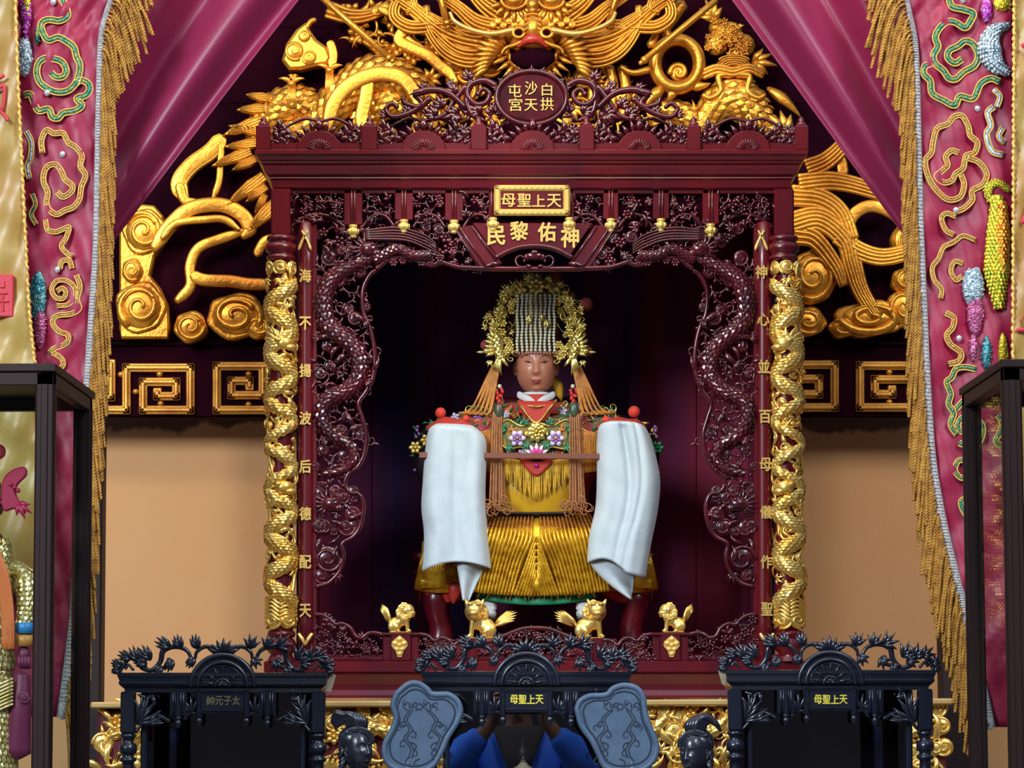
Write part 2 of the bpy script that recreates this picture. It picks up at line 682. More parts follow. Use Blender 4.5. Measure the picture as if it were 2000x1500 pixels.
PLASTER = mat('beige_plaster', (.76, .36, .135), .8, col2=(.74, .43, .2), scale=1.6, bump=.25, bscale=170, mixlo=.35, mixhi=.7)
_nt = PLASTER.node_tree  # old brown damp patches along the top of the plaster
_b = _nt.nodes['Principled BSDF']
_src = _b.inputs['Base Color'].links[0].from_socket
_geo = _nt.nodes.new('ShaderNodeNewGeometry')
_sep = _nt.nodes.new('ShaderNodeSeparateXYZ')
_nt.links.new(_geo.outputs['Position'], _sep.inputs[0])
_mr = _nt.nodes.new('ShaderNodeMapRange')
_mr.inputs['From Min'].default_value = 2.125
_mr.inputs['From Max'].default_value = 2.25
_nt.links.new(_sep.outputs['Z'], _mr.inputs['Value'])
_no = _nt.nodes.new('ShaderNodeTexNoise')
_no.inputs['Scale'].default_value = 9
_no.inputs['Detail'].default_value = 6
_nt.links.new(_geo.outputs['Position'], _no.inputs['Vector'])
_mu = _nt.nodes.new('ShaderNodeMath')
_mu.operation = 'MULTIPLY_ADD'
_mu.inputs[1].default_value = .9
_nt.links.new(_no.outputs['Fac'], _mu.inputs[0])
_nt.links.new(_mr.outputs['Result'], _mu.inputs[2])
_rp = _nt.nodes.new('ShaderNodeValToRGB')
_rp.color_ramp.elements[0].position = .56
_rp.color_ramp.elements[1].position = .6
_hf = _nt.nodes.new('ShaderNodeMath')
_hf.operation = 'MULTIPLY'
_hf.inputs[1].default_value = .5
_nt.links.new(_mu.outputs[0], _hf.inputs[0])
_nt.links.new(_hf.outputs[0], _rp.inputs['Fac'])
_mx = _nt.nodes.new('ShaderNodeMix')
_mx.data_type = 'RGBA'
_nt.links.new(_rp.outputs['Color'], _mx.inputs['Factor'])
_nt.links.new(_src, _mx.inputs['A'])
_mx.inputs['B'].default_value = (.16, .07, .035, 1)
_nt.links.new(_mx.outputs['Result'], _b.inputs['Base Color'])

STONE = mat('grey_floor_tiles', (.18, .17, .16), .4, col2=(.24, .22, .2), scale=5)
wbox('floor', -4, -9, -.1, 4, 1.2, 0, STONE)
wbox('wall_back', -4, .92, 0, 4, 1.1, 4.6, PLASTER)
POSTW = mat('dark_post_wood', (.012, .008, .009), .5, col2=(.018, .008, .007), scale=6, stretch=(1, 1, .1), spec=.25)
for u0, u1, nm in ((148, 197, 'trim_1'), (1838, 1910, 'trim_2')):
    a = W(u0, 1300, .1)[0]
    b = W(u1, 1300, .1)[0]
    wbox(nm, a, .1, 0, b, .16, 3.9, POSTW)
wbox('trim_3', -2.2, -.62, 3.55, 2.2, -.48, 3.7, POSTW)   # the beam the curtains hang from
wbox('trim_4', -2.2, -.62, 0, -1.75, -.48, 3.55, POSTW)
wbox('trim_5', 1.75, -.62, 0, 2.2, -.48, 3.55, POSTW)
# ------------------------------------------------------------------ the red wooden shrine
SH = thing('wooden_shrine', 'large dark red carved wooden shrine cabinet with gold dragon columns, housing the seated deity', 'shrine', 1044, 1362, 0.3)
CX = 1043


def build_shrine():
    # base
    mb = MB(0)
    mb.mould(536, 1566, [(1291, 14), (1293, 19), (1312, 19), (1317, 10), (1326, 6), (1338, 2), (1341, 6), (1346, 6), (1348, 16), (1353, 18), (1358, 20), (1363, 20)], 600, 0)
    mb.build('base', LACQ, SH)
    # shell
    mb = MB(0)
    mb.box(575, 1278, 1525, 1292, -600, 0, 1)
    mb.build('inner_floor', LACQ, SH)
    mb = MB(0)
    mb.box(575, 372, 1520, 1292, -600, -585, 1)
    for u in (700, 835, 1245, 1390):
        mb.box(u, 400, u + 4, 1285, -585, -581, 1)
    mb.build('back_panel', INNER, SH)
    for u in (578, 1505):
        mb = MB(0)
        mb.box(u, 372, u + 10, 1290, -590, -12, 1)
        mb.build('side_panel', INNER, SH)
    mb = MB(0)
    mb.box(575, 366, 1520, 374, -590, -20, 1)
    mb.build('inner_ceiling', INNER, SH)
    # cornice
    mb = MB(0)
    pr = [(299, 40), (301, 44), (308, 44), (311, 40), (318, 37), (321, 33), (323, 34), (328, 29), (331, 29), (344, 24), (348, 18), (351, 19), (354, 15), (368, 12), (371, 8), (372, 2)]
    mb.mould(545, 1530, pr, 600, 0)
    mb.build('cornice', LACQ, SH)
    # balustrade on the roof
    posts = [(503, 531), (707, 739), (920, 951), (1130, 1160), (1340, 1367), (1549, 1576)]
    for a, b in posts:
        mb = MB(0)
        mb.box(a, 252, b, 300, 14, 40, 2)
        m = (a + b) / 2
        mb.box(a + 4, 248, b - 4, 253, 18, 36, 1.5)
        mb.lathe(m, [(249, 9), (245, 9), (243, 5), (240, 7), (236, 5), (233, 1)], 14, 27)
        mb.build('rail_post', LACQ, SH)
    for i in range(5):
        a, b = posts[i][1], posts[i + 1][0]
        c = (625, 828, 1040, 1248, 1459)[i]
        mb = MB(0)
        mb.box(a - 1, 283, b + 1, 300, 18, 30, 2)
        R = 43
        mb.prism(arc(c, 300, R, 180, 360, 24, .92), 16, 36, 2)
        mb.tube(arc(c, 300, R - 1, 180, 360, 24, .92), 3.6)
        mb.tube(arc(c, 300, R - 9, 185, 355, 22, .9), 1.5, 1.5)
        for k in range(-5, 6):
            an = math.radians(270 + k * 14)
            mb.tube([(c + 8 * math.cos(an), 300 + 8 * math.sin(an), 36), (c + 24 * math.cos(an), 300 + 22 * math.sin(an), 37)], 1.6, n=6)
        for k in range(14):
            random.seed(k + i * 31)
            mb.ball((c + random.uniform(-18, 18), 300 - random.uniform(1, 17), 37), 1.8, 6, 4)
        mb.build('rail_arch', LACQ, SH)
        mb = MB(0)
        for k in range(9):   # crown of palm leaves over the arch
            f = (k - 4) / 4
            mb.leaf(c + f * 40, 262 + abs(f) * 18, -PI / 2 + f * 1.0, 31 - 10 * abs(f), 5.5, f * .5, 26, rise=7)
        mb.leaf(c, 262, -PI / 2, 26, 9, 0, 30, rise=7)
        for sg in (-1, 1):
            for k in range(3):
                mb.vine(c + sg * (38 + k * 9), 282 - k * 8, -PI / 2 + sg * .9, 52, sg * 3.6, 3, 24 + k * 2, leaves=3, lw=9)
                mb.leaf(c + sg * (50 + k * 12), 288, -PI / 2 + sg * (.2 + .3 * k), 22, 4, sg * .8, 26, rise=5)
            mb.tube(cr([(c, 238), (c + sg * 30, 232), (c + sg * 62, 246), (c + sg * 92, 262)], 20), 3.2, n=7)
            mb.fan(c + sg * 78, 262, -PI / 2 + sg * .3, 20, 5, 2.2, d=26)
            mb.fan(c + sg * 84, 284, -PI / 2 + sg * .6, 20, 4, 1.8, d=25)
        mb.build('rail_carving', LACQD, SH)
    # crest with the oval name board
    cr_ = MB(0)
    c = 1038
    for sg in (-1, 1):
        A = cr([(c + sg * 70, 172), (c + sg * 92, 162), (c + sg * 118, 170), (c + sg * 124, 192), (c + sg * 108, 208), (c + sg * 88, 204), (c + sg * 82, 188), (c + sg * 94, 178), (c + sg * 104, 188)], 50)
        cr_.tube(P3(A, 22), np.linspace(7, 4.5, 50), 6)
        A = cr([(c + sg * 116, 162), (c + sg * 126, 190), (c + sg * 118, 225), (c + sg * 92, 240)], 24)
        cr_.tube(P3(A, 20), np.linspace(8, 4.5, 24), 6)
        A = cr([(c + sg * 130, 214), (c + sg * 160, 188), (c + sg * 195, 180), (c + sg * 228, 188)], 24)
        cr_.tube(P3(A, 24), np.linspace(5.5, 8, 24), 7)
        cr_.leaf(c + sg * 200, 183, 0 if sg > 0 else PI, 40, 6, sg * .5, 24, rise=5)
        A = cr([(c + sg * 228, 188), (c + sg * 214, 206), (c + sg * 236, 224), (c + sg * 270, 232), (c + sg * 284, 218), (c + sg * 272, 206), (c + sg * 260, 214)], 44)
        cr_.tube(P3(A, 20), np.linspace(6, 4.5, 44), 6)
        A = cr([(c + sg * 198, 196), (c + sg * 218, 212), (c + sg * 246, 206), (c + sg * 250, 196)], 24)
        cr_.tube(P3(A, 20), np.linspace(6.5, 4.5, 24), 6)
        A = cr([(c + sg * 128, 172), (c + sg * 150, 200), (c + sg * 170, 228), (c + sg * 210, 240)], 24)
        cr_.tube(P3(A, 18), np.linspace(6, 5, 24), 5)
        for u, v, a, L in ((122, 160, -1.3, 20), (150, 188, -1.0, 24), (160, 175, -2.0, 16), (205, 178, -.4, 18), (140, 226, .3, 30), (175, 215, -1.2, 24), (240, 226, -1.2, 18), (100, 226, -.6, 26), (186, 232, -.6, 26), (282, 232, -.9, 18), (74, 222, -1.6, 18)):
            cr_.fan(c + sg * u, v, a if sg > 0 else PI - a, L * 1.25, 5, 1.7, w=L * .24, d=18)
        for k in range(4):
            cr_.vine(c + sg * (84 + k * 40), 238, -PI / 2 - sg * .4, 60, sg * (4.2 if k % 2 else -4.2), 3, 16, leaves=3, lw=8)
        cr_.ball((c + sg * 104, 188, 24), 6, 8, 6)
    ov = arc(c, 197, 63, 0, 360, 49, .74)[:-1]
    cr_.prism(ov, 14, 34, 3)
    cr_.tube(P3(arc(c, 197, 68, 0, 352.5, 48, .76), 30), 5, 6, closed=True)
    for k in range(9):
        an = math.radians(200 + k * 17.5)
        cr_.fan(c + 72 * math.cos(an), 197 + 54 * math.sin(an), an, 12, 3, 1.3, d=24)
    for k in range(6):
        an = math.radians(30 + k * 24)
        cr_.fan(c + 70 * math.cos(an), 197 + 52 * math.sin(an), an, 12, 3, 1.3, d=24)
    cro = cr_.build('crest', LACQD, SH)
    mb = MB(0)
    glyphs(mb, [('屯', 1006, 184, 25, 25), ('沙', 1037, 179, 24, 26), ('白', 1068, 182, 20, 24), ('宮', 1007, 211, 25, 25), ('天', 1037, 212, 25, 23), ('拱', 1068, 210, 25, 25)], 34.5, 2, .012)
    mb.build('lettering', GOLDP, cro)
    # frieze under the cornice
    mb = MB(0)
    mb.box(540, 366, 1540, 379, -12, 4, 1.5)
    mb.build('frieze_rail', LACQ, SH)
    mb = MB(0)
    mb.box(565, 376, 1518, 440, -15, -11, 1)
    mb.build('frieze_backing', BOARD, SH)
    fp = [(690, 452, 18), (789, 442, 18), (887, 443, 18), (963, 438, 9), (1112, 438, 9), (1193, 440, 15), (1291, 440, 16), (1388, 450, 16)]
    for u, v, w in fp:
        mb = MB(0)
        mb.box(u - w, 371, u + w, v - 12, -10, 4, 1.5)
        mb.tube([(u - 3, 372, 5), (u - 3, v - 14, 5)], 2.2, n=6)
        mb.tube([(u + 3, 372, 5), (u + 3, v - 14, 5)], 2.2, n=6)
        o = mb.build('frieze_post', LACQ, SH)
        mb = MB(0)
        mb.lathe(u, [(v - 12, 2), (v - 12, 8), (v - 8, 9), (v - 6, 6), (v - 4, 10), (v + 2, 11), (v + 7, 9), (v + 9, 6), (v + 11, 8), (v + 14, 5), (v + 15, 1)], 16, 4)
        for k in range(8):
            a = k * PI / 4
            mb.ball((u + 9.5 * math.cos(a), v + 1, 4 + 9.5 * math.sin(a)), (3, 6, 3), 6, 5)
        mb.build('gold_bud', GOLDP, o)
    fr = [(567, 674), (708, 771), (807, 869), (905, 962), (1113, 1178), (1208, 1275), (1307, 1372), (1404, 1508)]
    for i, (a, b) in enumerate(fr):
        mb = MB(0)
        mb.fill(None, (a + 3, 382, b - 3, 440), 15, 100 + i, 1.8, 3.0, -8, 6, kinds='vvlflb')
        h = 8 if b - a < 80 else 12
        for sg in (-1, 1):
            m = (a + b) / 2
            mb.tube(P3(cr([(m, 418, 0), (m + sg * (b - a) * .25, 424, 0), (m + sg * (b - a) * .5, 444, 0)], 16), 2), 3.5, 4)
        mb.build('frieze_carving', LACQD, SH)
    # name plaque in its gold frame
    mb = MB(0)
    mb.box(976, 372, 1103, 413, 4, 10, 1)
    pl = mb.build('name_plaque', LACQ, SH)
    mb = MB(0)
    for x0, y0, x1, y1 in ((965, 362, 1113, 375), (965, 410, 1113, 423), (965, 362, 978, 423), (1100, 362, 1113, 423)):
        mb.box(x0, y0, x1, y1, 3, 15, 3.5)
    for k in range(13):
        mb.ball((972 + k * 11.2, 368.5, 15), (3, 2.2, 1.6), 8, 5)
        mb.ball((972 + k * 11.2, 416.5, 15), (3, 2.2, 1.6), 8, 5)
    mb.build('plaque_frame', GOLDP, pl)
    mb = MB(0)
    glyphs(mb, [('母', 993, 393, 27, 25), ('聖', 1024, 393, 26, 25), ('上', 1052, 394, 25, 23), ('天', 1082, 394, 27, 25)], 10.5, 2.5, .02)
    mb.build('lettering', GOLDP, pl)
    # carved arch over the opening
    low = [(735, 530), (745, 522), (760, 511), (785, 507), (808, 511), (830, 521), (848, 522), (862, 517), (885, 524), (915, 528), (1044, 530)]
    low = low + mir(low[::-1][1:], 1044)
    lowc = cr(low, 60)
    mb = MB(0)
    mb.tube(P3([(p[0], p[1] - 4) for p in lowc], 4), 5.5, 7)
    # bats, clouds and scaly beasts between frieze and opening
    lo = [(615, 440)] + [(1475, 440)] + [(p[0], p[1] - 6) for p in lowc[::-1]] + [(615, 520)]
    ins = inpoly(lo)

    def ins2(x, y):
        return ins(x, y) and not (abs(x - 1044) < 150 - (y - 440) * .7)
    mb.fill(ins2, (612, 436, 1478, 524), 17, 7, 1.8, 3, -10, 4, kinds='vvlfblc')
    for sg in (-1, 1):
        c0 = 1044
        # wing-like sweeps under the posts and a dragon body running to the corner
        for k in range(5):
            mb.tube(P3(cr([(c0 + sg * 330, 452 + k * 4), (c0 + sg * (270 - k * 4), 446 + k * 6), (c0 + sg * 215, 460 + k * 6), (c0 + sg * 190, 480 + k * 4)], 20), 6), np.linspace(4, 1.5, 20), 4, n=6)
        bd = cr([(c0 + sg * 310, 508, 8), (c0 + sg * 268, 488, 12), (c0 + sg * 240, 500, 12), (c0 + sg * 205, 500, 8)], 30)
        mb.tube(bd, np.linspace(9, 11, 30), 8)
        mb.scales(bd, 10, 4.2)
        for k in range(7):
            mb.flower(c0 + sg * (185 + k * 18), 506 + (k % 3) * 4, 8, 8)
    mb.build('arch_carving', LACQD, SH)
    # scroll-shaped board with the four words
    mb = MB(0)
    mb.prism([(924, 436), (1156, 436), (1112, 502), (1044, 476), (972, 502)], -6, 4, 1)
    mb.prism([(888, 446), (924, 440), (980, 514), (956, 522), (938, 522)], -6, 6, 1)
    mb.prism([(1200, 446), (1162, 440), (1112, 514), (1132, 522), (1150, 522)], -6, 6, 1)
    sb = mb.build('scroll_board', LACQ, SH)
    mb = MB(0)
    for sg in (-1, 1):
        mb.tube([(1044 + sg * 121, 444, 8), (1044 + sg * 74, 511, 8)], 2.2, n=6)
        mb.tube([(1044 + sg * 150, 440, 8), (1044 + sg * 97, 519, 8)], 2.2, n=6)
        mb.tube([(1044 + sg * 160, 440, 8), (1044 + sg * 108, 523, 8)], 2.2, n=6)
        mb.vine(1044 + sg * 14, 522, -PI / 2 + sg * 1.9, 62, -sg * 5.6, 3.4, 8, pw=1.2, n=7)
        mb.leaf(1044 + sg * 66, 516, PI if sg < 0 else 0, 34, 5, sg * .5, 8, rise=4)
        mb.leaf(1044 + sg * 6, 524, -PI / 2 + sg * 1.1, 12, 4, 0, 10, rise=3)
    mb.tube(P3(cr([(968, 504), (1004, 487), (1044, 481), (1084, 487), (1118, 504)], 30), 6), 5, 5)
    mb.ball((1044, 501, 10), (17, 8, 6), 14, 8)
    mb.ball((1044, 495, 14), (8, 5, 4), 10, 6)
    for sg in (-1, 1):
        mb.ball((1044 + sg * 14, 503, 8), (8, 7, 5), 10, 6)
    mb.build('scroll_trim', LACQD, sb)
    mb = MB(0)
    glyphs(mb, [('民', 969, 461, 34, 36), ('黎', 1014, 452, 34, 36), ('佑', 1068, 454, 34, 36), ('神', 1113, 464, 34, 40)], 4.5, 3, .03)
    mb.build('lettering', GOLDP, sb)
    # inner pillars with the couplet
    for sd, uu, txt in ((-1, 599, '海不揚波后德配天'), (1, 1492, '神心並百母儀作聖')):
        mb = MB(0)
        u1, u2 = (583, 614) if sd < 0 else (1477, 1508)
        mb.tube([((u1 + u2) / 2, v, -6) for v in np.linspace(436, 1292, 12)], 15.5, 15, n=20)
        e = u2 + 1 if sd < 0 else u1 - 1
        mb.box(e - 4, 438, e + 4, 1292, -14, 2, 1)
        pi = mb.build('inner_pillar', LACQ, SH)
        mb = MB(0)
        vs = [540, 633, 725, 818, 912, 1004, 1098, 1193] if sd < 0 else [533, 625, 717, 815, 908, 1001, 1098, 1190]
        us = [597] * 8 if sd < 0 else [1486, 1490, 1491, 1493, 1494, 1495, 1496, 1497]
        glyphs(mb, [(txt[k], us[k], vs[k], 22, 25) for k in range(8)], 11, 3, .03)
        mb.build('lettering', GOLDP, pi)
        mb = MB(0)
        a = 596 if sd < 0 else 1486
        for w, s2 in ((-1, 1), (1, -1)):   # crossed ribbon knot above, swallow tail below
            mb.tube(P3(cr([(a - w * 6, 452), (a + w * 2, 466), (a + w * 6, 474), (a + w * 12, 490)], 12), 12), [1.5, 2, 3, 3, 3, 2.6, 2.6, 3, 3, 3.4, 3.4, 2], 2, n=6)
        mb.build('ribbon_knot', GOLDP, pi)
        mb = MB(0)
        for w in (-1, 1):
            b = 597 if sd < 0 else 1497
            mb.tube(P3([(b + w * 13, 1238), (b + w * 6, 1248), (b, 1260)], 12), [3.2, 4, 2.2], 2, n=6)
        mb.build('swallow_tail', GOLDP, pi)
    # outer gold dragon columns
    for sd, cu in ((-1, 549.5), (1, 1539)):
        mb = MB(0)
        up = -9 if sd > 0 else 0
        mb.box(cu - 19 + up, 372, cu + 19 + up, 462, -16, 22, 3)
        mb.lathe(cu + up, [(460, 20), (463, 27), (468, 29), (472, 27), (475, 22), (477, 28), (484, 31), (492, 30), (497, 24), (500, 25), (504, 29), (508, 28), (512, 22), (512, 1)], 28, 4)
        mb.lathe(cu + (up * .3), [(505, 22), (1240, 23)], 24, 4)
        mb.lathe(cu + 4 * (sd > 0), [(1231, 20), (1233, 26), (1239, 28), (1244, 26), (1246, 21), (1250, 26), (1260, 31), (1270, 29), (1278, 21), (1284, 25), (1292, 28)], 28, 4)
        cl = mb.build('dragon_column', LACQ, SH)
        mb = MB(0)
        R = random.Random(5)

        class _w:
            pass
        H0, H1 = 508, 1234
        mb.wrap = None
        sub = MB(0)
        Rr = 24.0
        q = PI * Rr * .52
        sgn = sd
        # the dragon: a scaled body winding down the column
        ctl = []
        vv = 560
        k = 0
        while vv < 1190:
            ctl.append((sgn * (26 if k % 2 else -26), vv, 5))
            vv += 44
            k += 1
        body = cr(ctl, 220)
        n = len(body)
        rad = 12 + 3 * np.sin(np.linspace(0, 9, n))
        sub.tube(body, rad, 6)
        sub.scales(body, rad, 5.2, 6.5, a0=20, a1=160)
        # carved collar of cloud curls and wave foot
        for k in range(5):
            sub.swirl(-52 + k * 26, 525, 14, 3, a0=k, sg=(-1) ** k)
            sub.fan(-52 + k * 26, 548, PI / 2, 20, 5, 2, d=4)
        for k in range(4):
            sub.swirl(-40 + k * 27, 1212, 17, 4, a0=k * 2., sg=(-1) ** k)
            for j in range(5):
                sub.tube(P3(cr([(-56 + k * 28, 1176 + j * 7), (-44 + k * 28, 1168 + j * 8), (-28 + k * 28, 1182 + j * 8)], 10), 6), 3.2, 3, n=6)
        # heads, claws, pearls, ribbons of cloud
        for v0 in (650, 930):
            sub.ball((sgn * -8, v0 + 24, 8), (15, 13, 8), 12, 8)
            sub.ball((sgn * -16, v0 + 32, 12), (9, 7, 6), 10, 6)
            sub.ball((sgn * 2, v0 + 18, 14), 4, 8, 6)
            for j in range(5):
                sub.leaf(sgn * 4, v0 + 22, -PI / 2 + (j - 2) * .5 + sgn * .5, 34, 4, sgn * .7, 5, rise=5)
            sub.tube(P3(cr([(sgn * -14, v0 + 24), (sgn * -34, v0 + 6), (sgn * -28, v0 - 22), (sgn * -12, v0 - 36)], 18), 8), np.linspace(3, 1.4, 18))
            sub.swirl(sgn * 20, v0 + 50, 13, 8, a0=1, sg=sgn)
        for k in range(44):   # low relief clouds filling the ground
            sub.swirl(R.uniform(-62, 62), 550 + k * 15, R.uniform(10, 15), -2.5, 1.3, R.uniform(0, 6), R.choice((-1, 1)))
        for k in range(150):
            v0 = 540 + (k + .5) * 650 / 150
            u0 = R.uniform(-60, 60)
            kind = R.choice('rrvvlbs')
            d = R.uniform(-1, 5)
            if kind == 'r':
                sub.tube(P3(cr([(u0, v0 - 26), (u0 + R.uniform(-16, 16), v0 - 8), (u0 + R.uniform(-16, 16), v0 + 10), (u0 + R.uniform(-12, 12), v0 + 28)], 16), d), np.linspace(4.2, 2.4, 16), 3.4, n=6)
            elif kind == 'v':
                sub.vine(u0, v0, R.uniform(0, 6.3), 55, R.choice((-1, 1)) * 5.5, 3.2, d, k=18, leaves=2, lw=8)
            elif kind == 'l':
                sub.fan(u0, v0, R.uniform(0, 6.3), 22, 4, 1.6, d=d)
            elif kind == 'b':
                sub.leaf(u0, v0, R.uniform(0, 6.3), 34, 4.5, 1.5, d, rise=4)
            else:
                sub.swirl(u0, v0, 10, d, a0=R.uniform(0, 6), sg=R.choice((-1, 1)))
        V = np.vstack(sub.V)
        a = V[:, 0] / Rr
        lean = (V[:, 1] - 870) / 720 * (8 if sd > 0 else 0) - (1 if sd > 0 else 0)
        V = np.stack([cu + lean + (Rr + V[:, 2]) * np.sin(a), V[:, 1], 4 + (Rr + V[:, 2]) * np.cos(a)], -1)
        sub.V = [V]
        sub.build('gold_dragon', GOLD, cl)
    # fretwork dragon brackets beside the opening
    cont = [(735, 528), (722, 538), (709, 566), (710, 610), (724, 645), (732, 690), (729, 735), (714, 766), (700, 788), (708, 818), (716, 850), (711, 888), (698, 912), (680, 926), (674, 946), (684, 962), (702, 966), (710, 990), (704, 1026), (690, 1048), (668, 1062), (671, 1085), (664, 1114), (642, 1138), (617, 1146)]
    for sd in (-1, 1):
        mp = (lambda p: list(p)) if sd < 0 else (lambda p: mir(p, 1044.5))
        sx = 1 if sd < 0 else -1

        def X(u):
            return u if sd < 0 else 2089 - u
        mb = MB(0)
        cc = cr(mp(cont), 120)
        mb.tube(P3(cc, 0), 5, 7)
        body = cr(P3(mp([(735, 500), (690, 520), (648, 545), (632, 590), (640, 635), (672, 660), (700, 690), (702, 735), (676, 765), (640, 780), (628, 815), (648, 850), (684, 870), (690, 900), (664, 920), (636, 925)]), 4), 160)
        rad = np.interp(np.linspace(0, 1, 160), [0, .15, .6, 1], [10, 21, 19, 9])
        mb.tube(body, rad * .86, rad * .55)
        mb.scales(body, rad * .86, 6.4, rad * .62, a0=12, a1=168)
        # spine fin, claws, whiskers
        for k in range(6, 150, 5):
            t = body[k + 1] - body[k]
            an = math.atan2(t[1], t[0]) - sx * PI / 2
            mb.leaf(body[k][0] + math.cos(an) * rad[k] * .8, body[k][1] + math.sin(an) * rad[k] * .8, an + sx * .6, 10, 2.6, 0, 6, n=5, k=5)
        head = [(690, 500), (705, 478), (668, 505), (715, 560), (706, 880), (660, 640)]
        for (u, v) in mp([(722, 488), (648, 985)]):
            mb.ball((u, v, 10), (19, 15, 11), 12, 8)
            mb.ball((u + sx * 14, v + 8, 12), (11, 8, 8), 10, 6)
            mb.ball((u + sx * 6, v - 8, 18), 4.5, 8, 6)
            for j in range(7):
                mb.leaf(u - sx * 6, v, (PI if sx > 0 else 0) + (j - 3) * .4, 32, 4, sx * .6, 6, rise=5)
        for (u, v, a) in ((712, 628, .6), (655, 710, 2.4), (640, 860, 2.6), (715, 745, .4), (690, 830, 1.0), (625, 660, 3.0)):
            uu = X(u)
            an = a if sd < 0 else PI - a
            mb.tube(P3([(uu - 22 * math.cos(an), v - 22 * math.sin(an)), (uu, v)], 8), [7, 5], 5)
            for j in range(4):
                mb.leaf(uu, v, an + (j - 1.5) * .55, 17, 2.8, .7 * sx, 9, rise=4)
        for (u, v, r, a) in ((640, 1092, 27, 0), (628, 1125, 15, 1), (690, 1005, 17, 2), (676, 1030, 18, 0), (632, 1030, 17, 3), (655, 960, 14, 1), (690, 960, 12, 2), (704, 850, 10, 1), (720, 700, 9, 1), (632, 880, 12, 2), (626, 730, 11, 0), (716, 600, 9, 2), (624, 550, 10, 4)):
            mb.swirl(X(u), v, r, 2, a0=a, sg=sx)
        ins = inpoly([(614, 440), (735, 520)] + cont[1:] + [(614, 1146)])
        fl = MB(0)
        fl.fill(ins, (616, 500, 734, 1140), 23, 40, 2.0, 3.2, -4, 3, kinds='vvlbvc', size=.95)
        if sd > 0:
            fl.V = [np.column_stack([2089 - v[:, 0], v[:, 1], v[:, 2]]) for v in fl.V]
        mb.V += fl.V
        mb.Q += [q + mb.n for q in fl.Q]
        mb.S += fl.S
        mb.M += fl.M
        mb.n += fl.n
        mb.build('dragon_bracket', LACQD, SH)
    # low balustrade across the front of the opening
    for sd in (-1, 1):
        sx = 1 if sd < 0 else -1

        def X(u):
            return u if sd < 0 else 2092 - u
        top = [(616, 1200), (632, 1202), (648, 1212), (656, 1220), (668, 1218), (684, 1226), (694, 1242), (706, 1246), (718, 1238), (732, 1236), (748, 1240)]
        mb = MB(0)
        t = cr([(X(p[0]), p[1]) for p in top], 40)
        mb.tube(P3(t, 4), 4.5, 6)
        pol = [(X(p[0]), p[1]) for p in top] + [(X(748), 1286), (X(616), 1286)]
        mb.fill(inpoly(pol), (min(X(616), X(748)), 1204, max(X(616), X(748)), 1288), 15, 60 + sd, 1.8, 2.6, 0, 6, kinds='vvfl')
        mb.box(X(616), 1284, X(748), 1291, -6, 8, 1.5)
        mb.build('balustrade_panel', LACQD, SH)
        mb = MB(0)
        top = [(816, 1238), (836, 1242), (848, 1252), (862, 1246), (876, 1250), (886, 1260), (898, 1252), (914, 1250)]
        t = cr([(X(p[0]), p[1]) for p in top], 30)
        mb.tube(P3(t, 4), 4, 6)
        pol = [(X(p[0]), p[1]) for p in top] + [(X(914), 1286), (X(816), 1286)]
        mb.fill(inpoly(pol), (min(X(816), X(914)), 1240, max(X(816), X(914)), 1288), 14, 80 + sd, 1.8, 2.6, 0, 6, kinds='vvfl')
        mb.box(X(816), 1284, X(914), 1291, -6, 8, 1.5)
        mb.build('balustrade_panel', LACQD, SH)
        mb = MB(0)
        mb.box(X(764), 1238, X(803), 1291, -8, 14, 1.5)
        mb.box(X(748), 1240, X(765), 1291, -10, 8, 1.5)
        mb.box(X(802), 1240, X(818), 1291, -10, 8, 1.5)
        mb.box(X(746), 1236, X(820), 1241, -12, 16, 1.5)
        pd = mb.build('pedestal', LACQ, SH)
        mb = MB(0)
        c = X(781)
        mb.prism([(c - 4, 1284), (c - 8, 1272), (c - 16, 1262), (c - 15, 1254), (c - 6, 1246), (c, 1241), (c + 6, 1246), (c + 15, 1254), (c + 16, 1262), (c + 8, 1272), (c + 4, 1284)], 14, 18, 1)
        for k, (du, dv, r) in enumerate(((0, 1260, 5), (-9, 1257, 6), (9, 1257, 6), (0, 1249, 6), (-5, 1268, 5), (5, 1268, 5), (0, 1277, 5))):
            mb.ball((c + du, dv, 18), (r, r * .8, 3.5), 10, 6)
        mb.build('gold_emblem', GOLDP, pd)
        mb = MB(0)
        mb.box(X(914), 1246, X(934), 1291, -8, 12, 1.5)
        mb.box(X(918), 1252, X(930), 1284, 8, 14, 1.5)
        mb.build('balustrade_post', LACQ, SH)
    mb = MB(0)
    t = cr([(934, 1256), (960, 1252), (990, 1240), (1020, 1229), (1046, 1227), (1072, 1229), (1102, 1240), (1132, 1252), (1158, 1256)], 40)
    mb.tube(P3(t, 4), 4.5, 6)
    mb.fill(inpoly([tuple(p) for p in t] + [(1158, 1286), (934, 1286)]), (934, 1228, 1158, 1288), 15, 91, 1.8, 2.6, 0, 6, kinds='vvfl')
    mb.box(934, 1284, 1158, 1291, -6, 8, 1.5)
    mb.build('balustrade_panel', LACQD, SH)


build_shrine()
# ------------------------------------------------------------------ the gilded dragon screen behind the shrine
YS = 0.72


